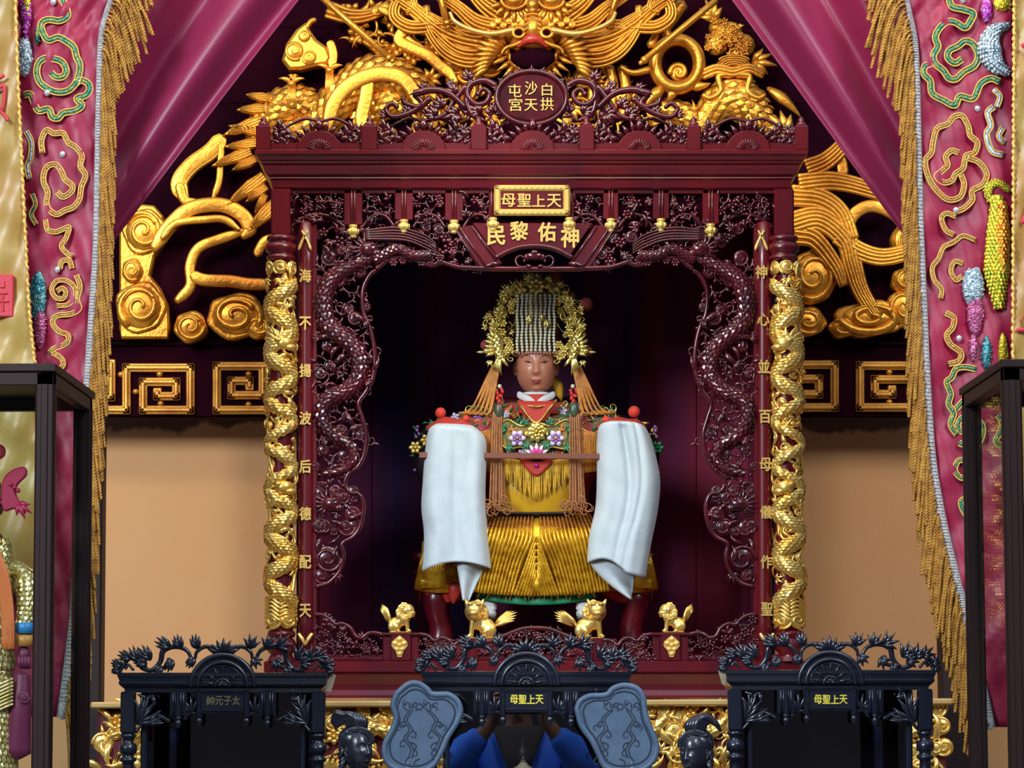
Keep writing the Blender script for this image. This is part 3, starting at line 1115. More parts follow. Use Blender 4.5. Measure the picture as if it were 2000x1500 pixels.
def build_screen():
    S = thing('carved_dragon_screen', 'large gilded openwork screen of dragons and clouds on dark boards behind the shrine roof', 'carved screen', 1030, 662, YS + .03)
    mb = MB(YS)
    mb.box(120, -120, 1920, 659, -70, -50, 1)
    for v in (40, 190, 330, 470, 600):
        mb.box(120, v, 1920, v + 3, -50, -48, 1)
    mb.build('backing_board', BOARD, S)

    def part(nm, fn, m=GOLDD, parent=S):
        b = MB(YS)
        fn(b)
        return b.build(nm, m, parent)

    def swirl(u, v, r, asp=1.0, a0=0.0, sg=1, d=0, turns=1.7):
        def f(b):
            k = 26
            o = [(u + (r * 1.12 + r * .07 * math.sin(5 * t + a0)) * math.cos(t), v + (r * 1.12 * asp + r * .07 * math.sin(4 * t)) * math.sin(t)) for t in np.linspace(0, 2 * PI, k, endpoint=False)]
            b.prism(o, -30 + d, 2 + d, 4)
            b.swirl(u, v, r * .96, d + 6, turns, a0, sg, w=r * .16, asp=asp, n=9)
            b.tube(P3(arc(u, v, r * .72, 200, 330, 14, asp), d + r * .3), np.linspace(.5, r * .1, 14), n=6)
        return part('cloud_scroll', f)

    # clouds, lower left
    def plate(b):
        b.prism([(232, 414), (262, 396), (300, 400), (318, 420), (322, 470), (300, 500), (292, 536), (312, 560), (328, 596), (330, 640), (326, 660), (236, 660), (232, 640)], -36, -6, 4)
    part('cloud_plate', plate)
    swirl(274, 600, 44, 1.02, 2.2, 1)
    swirl(281, 452, 38, 1.05, 3.6, 1)
    swirl(258, 528, 18, 1.2, 1, 1)
    swirl(372, 638, 29, .95, 0, 1)
    swirl(462, 617, 52, .78, .6, -1)
    swirl(506, 640, 24, .8, 3, 1)

    def band(ctl, w, th=9, d=0, n=44, groove=True):
        """a flat carved ribbon with a raised edge"""
        c = cr(P3(ctl, d), n)
        ww = np.interp(np.linspace(0, 1, n), [0, .08, .85, 1], [.5, 1, 1, .35]) * w * .62

        def f(b):
            b.tube(c, ww, th * .8, n=16, sq=.5)
            if groove:
                T = np.gradient(c, axis=0)
                N = np.stack([-T[:, 1], T[:, 0], 0 * T[:, 0]], -1)
                N /= np.linalg.norm(N, axis=1)[:, None] + 1e-9
                for e in (-.8, .8):
                    q = c + N * (ww * e)[:, None]
                    q[:, 2] += th * .5
                    b.tube(q, w * .09, w * .09, n=6)
        return part('ribbon', f)

    band([(300, 490), (330, 446), (372, 410), (430, 402), (472, 420), (488, 448), (474, 466)], 24, 12, 8)
    band([(318, 470), (345, 440), (400, 432), (440, 432), (470, 452)], 12, 10, 18)
    band([(345, 590), (372, 560), (372, 520), (388, 486), (430, 468), (500, 446)], 17, 10, 4)
    band([(374, 538), (400, 548), (450, 550), (490, 556), (545, 556)], 20, 10, 6)
    band([(350, 360), (362, 392), (390, 400)], 16, 9, 6)
    band([(436, 268), (412, 296), (372, 326), (350, 360), (364, 394)], 28, 10, 2)
    band([(434, 280), (431, 320), (428, 356), (416, 390)], 11, 8, 4)
    band([(500, 500), (520, 470), (560, 470)], 16, 8, 0)

    def blade(b, u, v, a, L, w, d=0):
        ca, sa = math.cos(a), math.sin(a)
        o = [(0, -w * .7), (L * .35, -w), (L * .75, -w * .55), (L, 0), (L * .75, w * .6), (L * .35, w), (0, w * .7)]
        b.prism([(u + x * ca - y * sa, v + x * sa + y * ca) for x, y in o], d - 8, d + 8, 3)
        for e in (-.6, -.2, .2, .6):
            b.tube([(u + x * ca - y * sa, v + x * sa + y * ca, d + 8) for x, y in ((2, e * w), (L * .4, e * w * .95), (L * (.9 - .2 * abs(e)), e * w * .3))], 1.7, 2.4, n=6)

    def fins(b):
        for (x0, y0_), (x1, y1), w in (((492, 298), (413, 328), 12), ((502, 312), (453, 336), 10), ((518, 346), (443, 404), 14), ((522, 366), (480, 398), 10), ((540, 398), (484, 456), 15), ((520, 382), (498, 420), 8),
                                       ((516, 236), (437, 267), 13), ((512, 262), (446, 248), 10), ((520, 215), (462, 218), 11), ((530, 196), (480, 188), 10), ((510, 282), (438, 290), 11)):
            blade(b, x0, y0_, math.atan2(y1 - y0_, x1 - x0), math.hypot(x1 - x0, y1 - y0_), w, 12)
    part('spiky_fin', fins)

    # scaled dragon flanks beside the cornice, left
    def body(ctl, rads, size, d=0, fin=0):
        n = 90
        c = cr(P3(ctl, d), n)
        r = np.interp(np.linspace(0, 1, n), np.linspace(0, 1, len(rads)), rads)

        def f(b):
            b.tube(c, r, r * .7, n=14)
            b.scales(c, r, size, r * .75, a0=8, a1=172)
            if fin:
                for k in range(4, n - 4, 4):
                    t = c[k + 1] - c[k]
                    an = math.atan2(t[1], t[0]) - fin * PI / 2
                    b.leaf(c[k][0] + math.cos(an) * r[k] * .85, c[k][1] + math.sin(an) * r[k] * .85, an + fin * .7, r[k] * .7, 4, 0, 4, n=5, k=5)
        return part('scaled_body', f)

    body([(505, 268), (518, 235), (545, 208), (590, 200), (640, 225)], [26, 32, 34, 34, 20], 11, -6)
    body([(570, 260), (620, 250), (660, 195), (720, 146), (780, 150), (830, 190), (846, 240)], [30, 34, 36, 36, 34, 28, 22], 12, 0)
    body([(700, 235), (760, 190), (800, 210)], [30, 36, 24], 11, -18)
    band([(640, 262), (655, 205), (690, 168), (740, 150), (785, 158), (812, 190), (818, 220)], 24, 10, 30, groove=False)
    band([(720, 160), (716, 195), (708, 235), (714, 262)], 22, 8, 26, groove=False)

    # cloud head with tassels
    def cloud(b):
        b.prism([(552, 122), (560, 90), (580, 62), (598, 48), (606, 62), (620, 82), (640, 96), (648, 116), (640, 130), (612, 134), (590, 140), (566, 140)], -10, 24, 6)
        b.swirl(576, 104, 19, 26, 1.4, 1, 1, n=8)
        b.swirl(606, 117, 14, 26, 1.6, 2, 1, n=8)
        b.swirl(596, 76, 12, 26, 1.5, 0, -1, n=8)
        b.tube(P3(cr([(600, 58), (608, 46), (618, 42)], 10), 16), [6] * 9 + [4], 6)
        b.fan(574, 150, PI / 2, 16, 5, 2.4, d=20)
    part('cloud_scroll', cloud)
    for u, v, L in ((571, 168, 46), (645, 142, 50)):
        def tas(b, u=u, v=v, L=L):
            b.ball((u, v, 22), (9, 7, 8), 10, 6)
            for s in (-1, 1):
                b.leaf(u, v - 3, -PI / 2 + s * .9, 28, 5, s * .9, 18, rise=4)
            for k in range(7):
                b.tube(P3([(u - 6 + k * 2, v + 4), (u - 9 + k * 3, v + L)], 20), 2, n=6)
        part('tassel', tas)
    band([(645, 84), (652, 110), (648, 136)], 14, 6, 16)

    # spears
    for p, q in (((630, 8), (762, 126)), ((1394, 16), (1256, 130)), ((856, -14), (874, 58)), ((1208, -14), (1188, 58))):
        def sp(b, p=p, q=q):
            b.tube([(p[0], p[1], 70), (q[0], q[1], 64)], 6.5, n=10)
            a = math.atan2(q[1] - p[1], q[0] - p[0])
            b.ball((q[0], q[1], 64), 8, 8, 6)
            b.ball((q[0] + 9 * math.cos(a), q[1] + 9 * math.sin(a), 64), 5, 8, 6)
        part('spear_rod', sp)

    # the big dragon face at the top
    c = 1040

    def face(b):
        # brow and cheeks
        b.ball((c, 44, 20), (78, 60, 40), 26, 14)
        b.ball((c, 96, 48), (44, 22, 30), 20, 10)
        b.ball((c, 68, 62), (19, 28, 22), 16, 10)
        for k in range(4):
            b.tube(P3(arc(c, 52 + k * 9, 17, 200, 340, 12, .5), 76 + k), 2.6, n=6)
        for s in (-1, 1):
            b.tube(P3(arc(c + s * 27, 80, 11, 0, 352, 18, .85), 76), 4.2, n=7)     # nostril rims
            b.tube(P3(cr([(c + s * 10, 86), (c + s * 30, 100), (c + s * 52, 108), (c + s * 60, 120)], 16), 66), np.linspace(7, 3, 16), 7)
            b.ball((c + s * 36, 14, 50), (22, 18, 20), 14, 8)                      # eyes
            b.tube(P3(arc(c + s * 36, 12, 25, 10 if s > 0 else -10, 170 if s > 0 else 190, 16, .75), 62), 4, n=7)
            for k in range(7):                                               # pointed lashes under the eyes
                a = PI / 2 + (k - 3) * .42
                b.leaf(c + s * 36 + 24 * math.cos(a), 14 + 18 * math.sin(a), a, 26, 5.5, 0, 56, rise=4)
            for k in range(6):                                               # curls under the lashes
                b.swirl(c + s * (26 + k * 10), 52 + (k % 2) * 8, 7, 56, 1.3, k, s, n=6)
        b.ball((c, 24, 66), (13, 14, 12), 12, 8)
        b.ball((c, 36, 70), (9, 7, 8), 10, 6)
        # lower jaw and beard spikes
        b.tube(P3(cr([(c - 50, 108), (c - 34, 136), (c, 152), (c + 34, 136), (c + 50, 108)], 26), 40), 7, 9)
        for k in range(13):
            f = (k - 6) / 6
            b.leaf(c + f * 50, 118 + 26 * (1 - f * f), PI / 2 - f * .9, 38, 6, -f * .5, 40, rise=5)
    fc = part('dragon_head', face)
    part('upper_lip', lambda b: b.tube(cr([(c - 27, 108, 78), (c - 14, 98, 86), (c, 94, 90), (c + 14, 98, 86), (c + 27, 108, 78)], 20), np.interp(np.arange(20), [0, 9, 19], [3, 11, 3]), 7, n=10), mat('red_lip', (.45, .03, .015), .35), fc)
    part('open_mouth', lambda b: b.ball((c, 127, 66), (44, 21, 14), 22, 10), BOARD, fc)
    for s in (-1, 1):
        part('nostril', lambda b: b.ball((c + s * 27, 81, 74), (8, 7, 4), 12, 6), BOARD, fc)

    # mane and whiskers sweeping outwards
    M = lambda s, u: c + s * u

    def mane(s):
        sets = [
            ([(60, 66), (110, 52), (150, 20), (200, -10)], 30, 5, 4.2), ([(55, 84), (120, 84), (168, 58), (215, 30)], 22, 4, 4.0),
            ([(60, 40), (95, 16), (130, -20)], 34, 5, 4.2), ([(58, 100), (110, 112), (150, 104), (190, 70), (230, 30)], 24, 4, 4.0),
            ([(60, 112), (120, 128), (170, 110), (204, 62), (206, 20)], 22, 4, 3.6), ([(70, 96), (140, 84), (190, 60), (240, 20), (300, -14)], 34, 5, 4.6),
            ([(150, 60), (200, 60), (240, 60), (268, 40), (262, 12), (236, 8), (230, 26), (246, 32)], 22, 4, 4.0)]
        for ctl, w, k, r in sets:
            part('mane_lock', lambda b: b.strands([(M(s, u), v, 40) for u, v in ctl], w, k, r, .4, n=6, m=34, wave=1.0))
        part('whisker', lambda b: b.tube(cr([(M(s, 36), 74, 74), (M(s, 80), 82, 76), (M(s, 120), 74, 78), (M(s, 150), 58, 76), (M(s, 160), 40, 72)], 30), np.linspace(6, 3.5, 30), n=8), GOLD)
        for k in range(9):
            part('cheek_leaf', lambda b: b.leaf(M(s, 52 + k * 4), 96 + k * 5, (0 if s > 0 else PI) + s * (-.55 + k * .17), 52 - k, 8, s * -.25, 48, rise=8, th=6))
    mane(-1)
    mane(1)

    # hanging ribbons and petals below the left mane
    band([(770, 30), (790, 60), (780, 84), (816, 104), (840, 116), (858, 132), (876, 146), (892, 168)], 18, 8, 26)
    band([(740, 20), (772, 40), (800, 84), (830, 100)], 12, 8, 20)

    def petals(b):
        for u, v, r in ((890, 124, 26), (926, 132, 24), (958, 134, 20), (912, 148, 18)):
            b.ball((u, v, 4), (r, r * .8, 16), 14, 8)
            b.tube(P3(arc(u, v, r, 0, 180, 16, .8), 8), 4, n=6)
    part('petal_cloud', petals)

    def fill_left(b):
        b.fill(inpoly([(640, 20), (760, 0), (860, 40), (840, 110), (760, 110), (690, 90)]), (630, 0, 870, 130), 30, 3, 3, 5, -25, 0, kinds='lbbvf', size=1.1)
        for k in range(9):
            b.leaf(700 + k * 9, 74 + k * 5, .5 + .1 * k, 70, 8, .1, -8, rise=6)
        b.strands([(640, 20, 6), (690, 34, 8), (740, 24, 8), (780, -10, 4)], 26, 4, 5)
        for k in range(5):
            b.swirl(735 + k * 20, 24 - (k % 2) * 8, 10, 14, 1.4, k, 1)
        b.fill(inpoly([(830, 150), (900, 150), (1000, 160), (1000, 240), (760, 262), (690, 262)]), (690, 150, 1000, 262), 30, 9, 3, 5, -25, 0, kinds='lbvcl')
    part('carved_foliage', fill_left)

    # right side: big cloud eye, scaled beast, ribbons
    def eye(b):
        o = arc(1320, 128, 54, 0, 360, 41)[:-1]
        n = len(o)
        ring = []
        for t in np.linspace(0, 2 * PI, 48, endpoint=False):
            ring.append((1322 + 43 * math.cos(t), 128 + 47 * math.sin(t)))
        b.tube(P3(ring, 14), 13, 18, n=12, closed=True)
        b.leaf(1300, 172, 2.6, 60, 12, -.6, 14, rise=6)
        b.leaf(1345, 170, .2, 44, 10, -.7, 14, rise=6)
        b.leaf(1316, 176, 1.9, 30, 10, .4, 14, rise=6)
        b.tube(P3(cr([(1312, 82), (1300, 60), (1318, 30), (1332, 8)], 16), 4), np.linspace(10, 14, 16), 9)
        b.tube(P3(cr([(1270, 90), (1282, 62), (1262, 44)], 12), 0), np.linspace(10, 6, 12), 7)
        b.swirl(1326, 142, 18, 0, 1.2, 3, 1, w=7)
        b.tube(P3(cr([(1210, 132), (1236, 144), (1268, 138)], 12), 8), np.linspace(4, 8, 12), 8)
    part('cloud_ring', eye)

    def beast(b):
        b.ball((1432, 128, 10), (34, 14, 18), 16, 8)
        for k in range(5):
            b.tube(P3(arc(1432, 124 + k * 3, 30 - k * 4, 190, 350, 14, .35), 26 + k), 2, n=6)
        b.strands([(1370, 150, 20), (1400, 140, 26), (1430, 146, 28), (1460, 138, 26), (1490, 150, 20)], 14, 3, 4.5, .7)
        for s in (-1, 1):
            b.tube(P3(cr([(1432 + s * 6, 150), (1432 + s * 30, 154), (1432 + s * 26, 182), (1432 + s * 46, 196), (1432 + s * 60, 190)], 22), 24), np.linspace(7, 5, 22))
        b.ball((1432, 164, 14), (24, 10, 8), 14, 6)
        for u, v, r in ((1400, 84, 24), (1426, 66, 26), (1452, 88, 24), (1404, 54, 20), (1440, 104, 18)):
            b.ball((u, v, -6), (r, r, 14), 12, 7)
            b.fill(None, (u - r * .7, v - r * .7, u + r * .7, v + r * .7), 11, int(u), 2, 3, 6, 9, kinds='vf')
        b.fan(1395, 40, -2.0, 46, 5, 1.6, d=0)
        b.fan(1470, 120, .2, 50, 5, 1.8, d=0)
    part('beast_head', beast)
    body([(1370, 250), (1400, 205), (1440, 190), (1470, 215), (1500, 240)], [20, 36, 44, 36, 20], 12, -4)
    body([(1300, 210), (1340, 225), (1380, 240)], [20, 26, 20], 10, -8)

    def fill_right(b):
        b.fill(inpoly([(1110, 150), (1180, 120), (1290, 190), (1400, 240), (1350, 262), (1090, 262)]), (1090, 120, 1400, 262), 30, 19, 3, 5, -25, 0, kinds='lbvcl')
        for u, a in ((1150, 1.3), (1190, 1.5), (1215, 1.25)):
            b.tube(P3(cr([(u, 130), (u + 8, 170), (u + 2, 230)], 14), -8), 11, 8)
        b.leaf(1500, 170, .6, 90, 12, .3, -10, rise=6)
        b.leaf(1480, 250, -.1, 70, 10, .3, -4, rise=6)
        b.fan(1540, 262, -2.4, 60, 5, 1.5, d=0)
    part('carved_foliage', fill_right)

    def hair(ctl, w, k, r, tp=.7):
        part('hair_lock', lambda b: b.strands(P3(ctl, 14), w, k, r, tp, n=6, m=36))
    hair([(1560, 362), (1615, 356), (1660, 362), (1720, 380)], 32, 5, 5.2)
    hair([(1575, 332), (1610, 318), (1640, 292), (1650, 270)], 30, 5, 4.8)
    hair([(1545, 384), (1600, 390), (1640, 418), (1662, 470)], 34, 5, 5.4)
    hair([(1545, 440), (1600, 430), (1650, 470), (1664, 520), (1680, 570), (1712, 622)], 40, 6, 5.6, .5)
    hair([(1636, 462), (1672, 490), (1720, 504), (1775, 494)], 30, 5, 5.0, .8)
    hair([(1550, 460), (1590, 470), (1630, 520), (1646, 560)], 30, 4, 6.0, .4)
    band([(1650, 470), (1664, 424), (1700, 404), (1745, 420), (1770, 450)], 20, 9, 8)
    band([(1618, 320), (1640, 312), (1648, 350)], 18, 8, 4)
    swirl(1588, 540, 42, 1.15, 2, -1)
    swirl(1578, 628, 32, .8, 1, 1)
    swirl(1700, 622, 62, .5, 3, -1)
    swirl(1764, 602, 28, 1.2, 2, 1)
    swirl(1768, 470, 24, 1.3, 4, 1)
    swirl(1770, 548, 26, .9, 1, -1)
    swirl(1646, 640, 24, .7, 4, 1)

    # ---- the fretwork frieze underneath
    FR = thing('fretwork_panel', 'dark board with raised gold square meander fret, set above the plaster wall behind the shrine', 'fretwork panel', 1030, 810, YS + .03)
    mb = MB(YS)
    mb.box(120, 665, 1920, 809, -70, -46, 1)
    mb.box(120, 664, 1920, 670, -60, -36, 2)
    mb.build('backing_board', BOARD, FR)
    GF = mat('antique_gold_bars', (.85, .42, .07), .4, .6, col2=(.5, .18, .03), scale=12, mixlo=.4, mixhi=.75, bump=.2)

    def fret(paths, studs):
        for p in paths:
            b = MB(YS)
            for (u0, v0), (u1, v1) in zip(p[:-1], p[1:]):
                w = 8.5
                b.box(min(u0, u1) - w, min(v0, v1) - w, max(u0, u1) + w, max(v0, v1) + w, -46, -36, 2)
                b.box(min(u0, u1) - 4.5, min(v0, v1) - 4.5, max(u0, u1) + 4.5, max(v0, v1) + 4.5, -36, -30, 3)
            b.build('fret_bar', GF, FR)
        for u, v in studs:
            b = MB(YS)
            b.ball((u, v, -44), (7, 6, 7), 12, 7)
            b.build('stud', GF, FR)
    L = [[(207, 797), (242, 797), (242, 714), (368, 714), (368, 797), (275, 797), (275, 742), (340, 742), (340, 770), (303, 770), (303, 762)],
         [(212, 706), (212, 772), (190, 772)],
         [(530, 797), (420, 797), (420, 711), (600, 711)], [(510, 718), (510, 768), (449, 768), (449, 740), (484, 740), (484, 750)]]
    fret(L, [(307, 726), (309, 784), (260, 761), (231, 727), (482, 726), (482, 786)])
    R = [[(1540, 708), (1634, 708), (1634, 792), (1540, 792)], [(1540, 736), (1603, 736), (1603, 766), (1540, 766)],
         [(1800, 792), (1684, 792), (1684, 710), (1800, 710)], [(1800, 737), (1713, 737), (1713, 766), (1747, 766), (1747, 757)]]
    fret(R, [(1742, 722), (1742, 781), (1572, 722), (1572, 781), (1812, 724)])


build_screen()
# ------------------------------------------------------------------ the gilded altar table under the shrine


def build_table():
    T = thing('altar_table', 'gilded altar table with carved gold frieze and pale edge, carrying the red shrine', 'altar table', 1020, 1368, .3)
    T.location.z = 0
    YT = -.06
    z1 = float(W(1020, 1367.5, 0)[2])
    xa, xb = float(W(180, 1400, YT)[0]), float(W(1858, 1400, YT)[0])
    mb = MB()
    mb.box(xa - T.location.x * 0, YT - .03, xb, .62, z1 - .012, z1, .003)
    mb.build('table_top', mat('pale_gold_edge', (.6, .42, .16), .4, .4, col2=(.5, .3, .1), scale=10), T)
    mb = MB(YT)
    mb.box(200, 1376, 1840, 1640, -12, -4, 1)
    mb.build('apron_board', mat('apron_red', (.16, .012, .02), .4, col2=(.09, .01, .012), scale=12), T)
    for k, (a, b) in enumerate(((196, 640), (640, 1030), (1030, 1420), (1420, 1845))):
        mb = MB(YT)
        R = random.Random(k + 2)
        mb.fill(None, (a, 1380, b, 1440), 24, 200 + k, 2.2, 4, -2, 6, kinds='cvlflb', size=1.05)
        mb.fill(None, (a, 1440, b, 1510), 28, 300 + k, 2.2, 4, -2, 6, kinds='clbb', size=1.15)
        u = a + 20
        while u < b:
            for j in range(8):   # wave crests and ribs of water
                mb.tube(P3(cr([(u + j * 5, 1520), (u + 6 + j * 5, 1490 - 10 * (j % 2)), (u + 24 + j * 4, 1464 + j * 4), (u + 44 + j * 4, 1470 + j * 5)], 14), 4), np.linspace(3.4, 1.6, 14), 3, n=6)
            mb.swirl(u + 50, 1462, 14, 8, 1.4, PI, 1)
            u += 84
        for j in range(3):
            x = a + 60 + j * 120
            c = cr([(x, 1450, 6), (x + 30, 1420, 10), (x + 60, 1430, 10), (x + 90, 1400, 6)], 40)
            mb.tube(c, np.linspace(16, 10, 40), 8)
            mb.scales(c, np.linspace(16, 10, 40), 7, 9)
        mb.box(a, 1374, b, 1380, -4, 6, 1.5)
        mb.build('carved_frieze', GOLD, T)
    za = float(W(1000, 1640, YT)[2])
    LG = mat('table_leg_wood', (.1, .012, .02), .35)
    for x in (xa + .06, xb - .06):
        for y in (YT + .05, .56):
            mb = MB()
            mb.box(x - .05, y - .05, x + .05, y + .05, 0, z1 - .012, .006)
            mb.build('leg', LG, T)


build_table()
# ------------------------------------------------------------------ curtains and embroidered hangings
SATIN = mat('magenta_satin', (.21, .006, .05), .44, col2=(.17, .005, .043), scale=5, sheen=.3, bump=.05, bscale=400)
SATIN2 = mat('crimson_satin', (.33, .005, .042), .5, col2=(.25, .005, .04), scale=8, bump=.15, bscale=90)
YSAT = mat('golden_satin', (.42, .28, .07), .4, col2=(.4, .2, .045), scale=6, sheen=.3, bump=.1, bscale=60)
CORD = mat('gold_cord', (.75, .45, .1), .45, .35, bump=.4, bscale=600)
FRINGE = mat('gold_fringe', (.5, .25, .035), .5, .2, col2=(.3, .12, .015), scale=60, bump=.4, bscale=500)
TAPE = mat('silver_grey_braid', (.55, .52, .5), .6, col2=(.28, .26, .26), scale=300, bump=.6, bscale=500)


def seq(name, c1, c2):
    return mat(name, c1, .22, .75, col2=c2, scale=130, bump=.8, bscale=420, detail=1)


GREENS = seq('green_sequins', (.02, .2, .13), (.25, .25, .06))
ORANS = seq('copper_sequins', (.5, .2, .06), (.3, .28, .08))
SILVS = seq('silver_sequins', (.5, .62, .7), (.2, .28, .32))
PURPS = seq('purple_sequins', (.4, .02, .4), (.6, .25, .6))
YELS = seq('yellow_sequins', (.75, .55, .04), (.4, .5, .05))
ORAS = seq('orange_sequins', (.75, .22, .03), (.8, .5, .05))
PINKS = seq('pink_sequins', (.6, .18, .35), (.4, .1, .2))
TEALS = seq('teal_sequins', (.02, .2, .25), (.2, .4, .4))
CRYST = mat('crystal_button', (.75, .78, .82), .12, .6)


def swag(sd):
    y0 = -.5
    mb = MB(y0)
    ns, nt = 150, 50
    g = np.zeros((ns, nt, 3))
    for i in range(ns):
        s = i / (ns - 1)
        if sd < 0:
            p0 = np.array([200 + 536 * s, -200.0])
            p1 = np.array([190 + 28 * s, 20 + 455 * s])
        else:
            p0 = np.array([1805 - 522 * s, -200.0])
            p1 = np.array([1800 - 26 * s, 20 + 450 * s])
        for j in range(nt):
            t = j / (nt - 1)
            p = p0 * (1 - t) + p1 * t
            if sd < 0:
                ph = 2 * PI * (2.7 * s ** 1.15 + .12 * math.sin(3 * t)) + .4
            else:
                ph = 2 * PI * (2.6 * s ** 1.2 + .1 * math.sin(2.5 * t + 1)) + 1.2
            a = math.sin(ph)
            d = 36 * a + 7 * math.sin(1.6 * ph + 1 + 1.2 * t)
            d *= (1 - .45 * t) * (1 - .4 * max(0, s - .93) / .07)
            d += 14 * math.sin(PI * t) + 10
            sg = 5 * math.sin(PI * t) * s
            g[i, j] = (p[0] + (sg if sd > 0 else -sg) * .6, p[1] + sg * 1.2, d)
    mb.grid(g)
    o = mb.build('satin_curtain', SATIN, solid=.002)
    tag(o, 'magenta satin curtain swept aside to the %s of the gilded dragon screen' % ('left' if sd < 0 else 'right'), 'curtain', 'swept magenta curtains')
    if sd < 0:   # tinted rolled hem
        pass


swag(-1)
swag(1)


def banner(sd):
    y0 = -.6
    if sd < 0:
        edge = [(236, -200), (222, -30), (206, 30), (196, 80), (192, 200), (190, 320), (187, 480), (180, 600), (172, 720), (164, 840), (158, 980), (150, 1110), (140, 1240), (120, 1400)]
        out = 30
    else:
        edge = [(1758, -200), (1768, -30), (1778, 30), (1789, 90), (1793, 200), (1796, 340), (1800, 480), (1806, 620), (1812, 760), (1822, 900), (1842, 1020), (1868, 1130), (1892, 1220), (1912, 1310), (1935, 1420)]
        out = 1978
    lab = 'crimson embroidered hanging with sequinned clouds and gold fringe, on the %s side of the shrine' % ('left' if sd < 0 else 'right')
    B = thing('embroidered_banner', lab, 'banner', out, 700, y0, 'fringed embroidered hangings')
    E = cr(edge, 90)
    mb = MB(y0)
    R = np.random.RandomState(3 + sd)
    n = 60
    g = np.zeros((90, n, 3))
    for i in range(90):
        for j in range(n):
            t = j / (n - 1)
            u = E[i][0] * (1 - t) + (out + (0 if E[i][1] < 700 or sd > 0 else (-40 * (E[i][1] - 700) / 700))) * t
            v = E[i][1]
            d = 4 * math.sin(u * .055 + v * .021) + 3.2 * math.sin(u * .11 - v * .037 + 1) + 2.2 * math.sin(u * .05 + v * .085) + 1.6 * math.sin(u * .19 + v * .13)
            g[i, j] = (u, v, d)
    mb.grid(g)
    mb.build('cloth', SATIN2, B, solid=.002)
    # woven braid along the inner edge and the twisted fringe hanging from it
    sx = 1 if sd < 0 else -1
    mb = MB(y0)
    tp = np.column_stack([E[:, 0] + sx * 3, E[:, 1], np.full(90, 10)])
    mb.tube(tp, np.interp(np.linspace(0, 1, 90), [0, .3, 1], [5, 7, 11]), 3, n=8)
    for k in range(260):
        i = k / 260 * 88
        a = int(i)
        p = tp[a] + (tp[a + 1] - tp[a]) * (i - a)
        w = np.interp(i / 88, [0, .3, 1], [5, 7, 11])
        mb.tube([(p[0] - w * .8, p[1], 13.5), (p[0] + w * .8, p[1] + 1, 13.5)], 1.2, n=5)
    mb.build('braid_trim', TAPE, B)
    mb = MB(y0)
    RR = random.Random(4)
    k = 0
    L = np.concatenate([[0], np.cumsum(np.linalg.norm(np.diff(E, axis=0), axis=1))])
    step = 7.6
    pos = 0
    while pos < L[-1] - 5:
        u = np.interp(pos, L, E[:, 0]) + sx * 9
        v = np.interp(pos, L, E[:, 1])
        for q in range(2):
            ln = RR.uniform(118, 150) * (1 if v > 120 or sd > 0 else .8)
            du = sx * RR.uniform(3, 30) * (1.0 if v > -200 else 1)
            if v < 120:
                du = sx * RR.uniform(10, 62) * (1 - max(0, v) / 160) + sx * RR.uniform(0, 18)
            dd = RR.uniform(5, 15) + q * 5
            m = 54
            t = np.linspace(0, 1, m)
            x = u + du * np.sqrt(t) * .9 + RR.uniform(-3, 3) * np.sin(t * 3)
            yv = v + ln * t
            e = np.interp(yv, E[:, 1], E[:, 0]) + sx * 8
            x = np.maximum(x, e - 6) if sd < 0 and v < 700 else x
            x = np.minimum(x, e + 6) if sd > 0 and v < 700 else x
            ph = t * ln / 1.9 + RR.uniform(0, 6)
            for w_ in (0, PI):
                mb.tube(np.stack([x + 1.7 * np.cos(ph + w_), yv, dd + 1.7 * np.sin(ph + w_)], -1), 2.1, n=5)
        pos += step
    f = mb.build('fringe', FRINGE, B)

    def cording(ctl, fill, w=5.2, d=5):
        """sequinned band edged by two gold cords"""
        c = cr(P3(ctl, d), max(20, len(ctl) * 7))
        T = np.gradient(c, axis=0)
        N = np.stack([-T[:, 1], T[:, 0], 0 * T[:, 0]], -1)
        N /= np.linalg.norm(N, axis=1)[:, None] + 1e-9
        b = MB(y0)
        b.mat = 0
        b.tube(c, w, 3.4, n=8)
        b.mat = 1
        for e in (-1, 1):
            q = c + N * (w + .6) * e
            q[:, 2] += 2.2
            b.tube(q, 1.5, n=6)
        b.build('cloud_motif', [fill, CORD], B)
    if sd < 0:
        cording([(118, -6), (128, 12), (133, 32), (118, 42), (95, 40), (82, 48), (84, 64), (95, 80), (114, 75), (130, 82), (145, 94), (150, 112), (157, 128), (155, 148), (146, 168), (130, 180), (106, 180), (82, 166), (73, 146), (76, 126), (88, 116), (103, 116), (121, 122), (130, 138), (124, 151), (110, 152), (101, 144)], GREENS)
        cording([(48, 187), (60, 186), (68, 204), (77, 218), (96, 215), (103, 230), (115, 232), (125, 222), (146, 218), (161, 208), (151, 194), (168, 188), (176, 176), (172, 164), (158, 158), (150, 164)], GREENS)
        cording([(84, 300), (82, 276), (92, 256), (106, 262), (124, 262), (135, 280), (150, 290), (161, 306), (158, 326), (168, 344), (160, 366), (156, 390), (144, 406), (128, 412), (112, 420), (98, 412), (92, 398), (94, 376), (86, 356), (88, 336), (98, 324), (112, 324), (122, 338), (128, 352), (142, 364), (140, 376), (124, 386), (112, 376)], ORANS, 4)
        cording([(90, 430), (94, 450), (110, 454), (126, 448), (136, 446), (130, 466), (121, 482), (132, 496), (142, 502)], ORANS, 3.4)
        cording([(142, 526), (136, 510), (122, 512), (118, 526)], ORANS, 3.4)
        cording([(112, 570), (122, 564), (130, 572), (124, 584), (110, 582), (102, 566), (112, 550), (132, 550), (146, 562), (148, 580), (134, 596), (112, 598)], ORANS, 3)
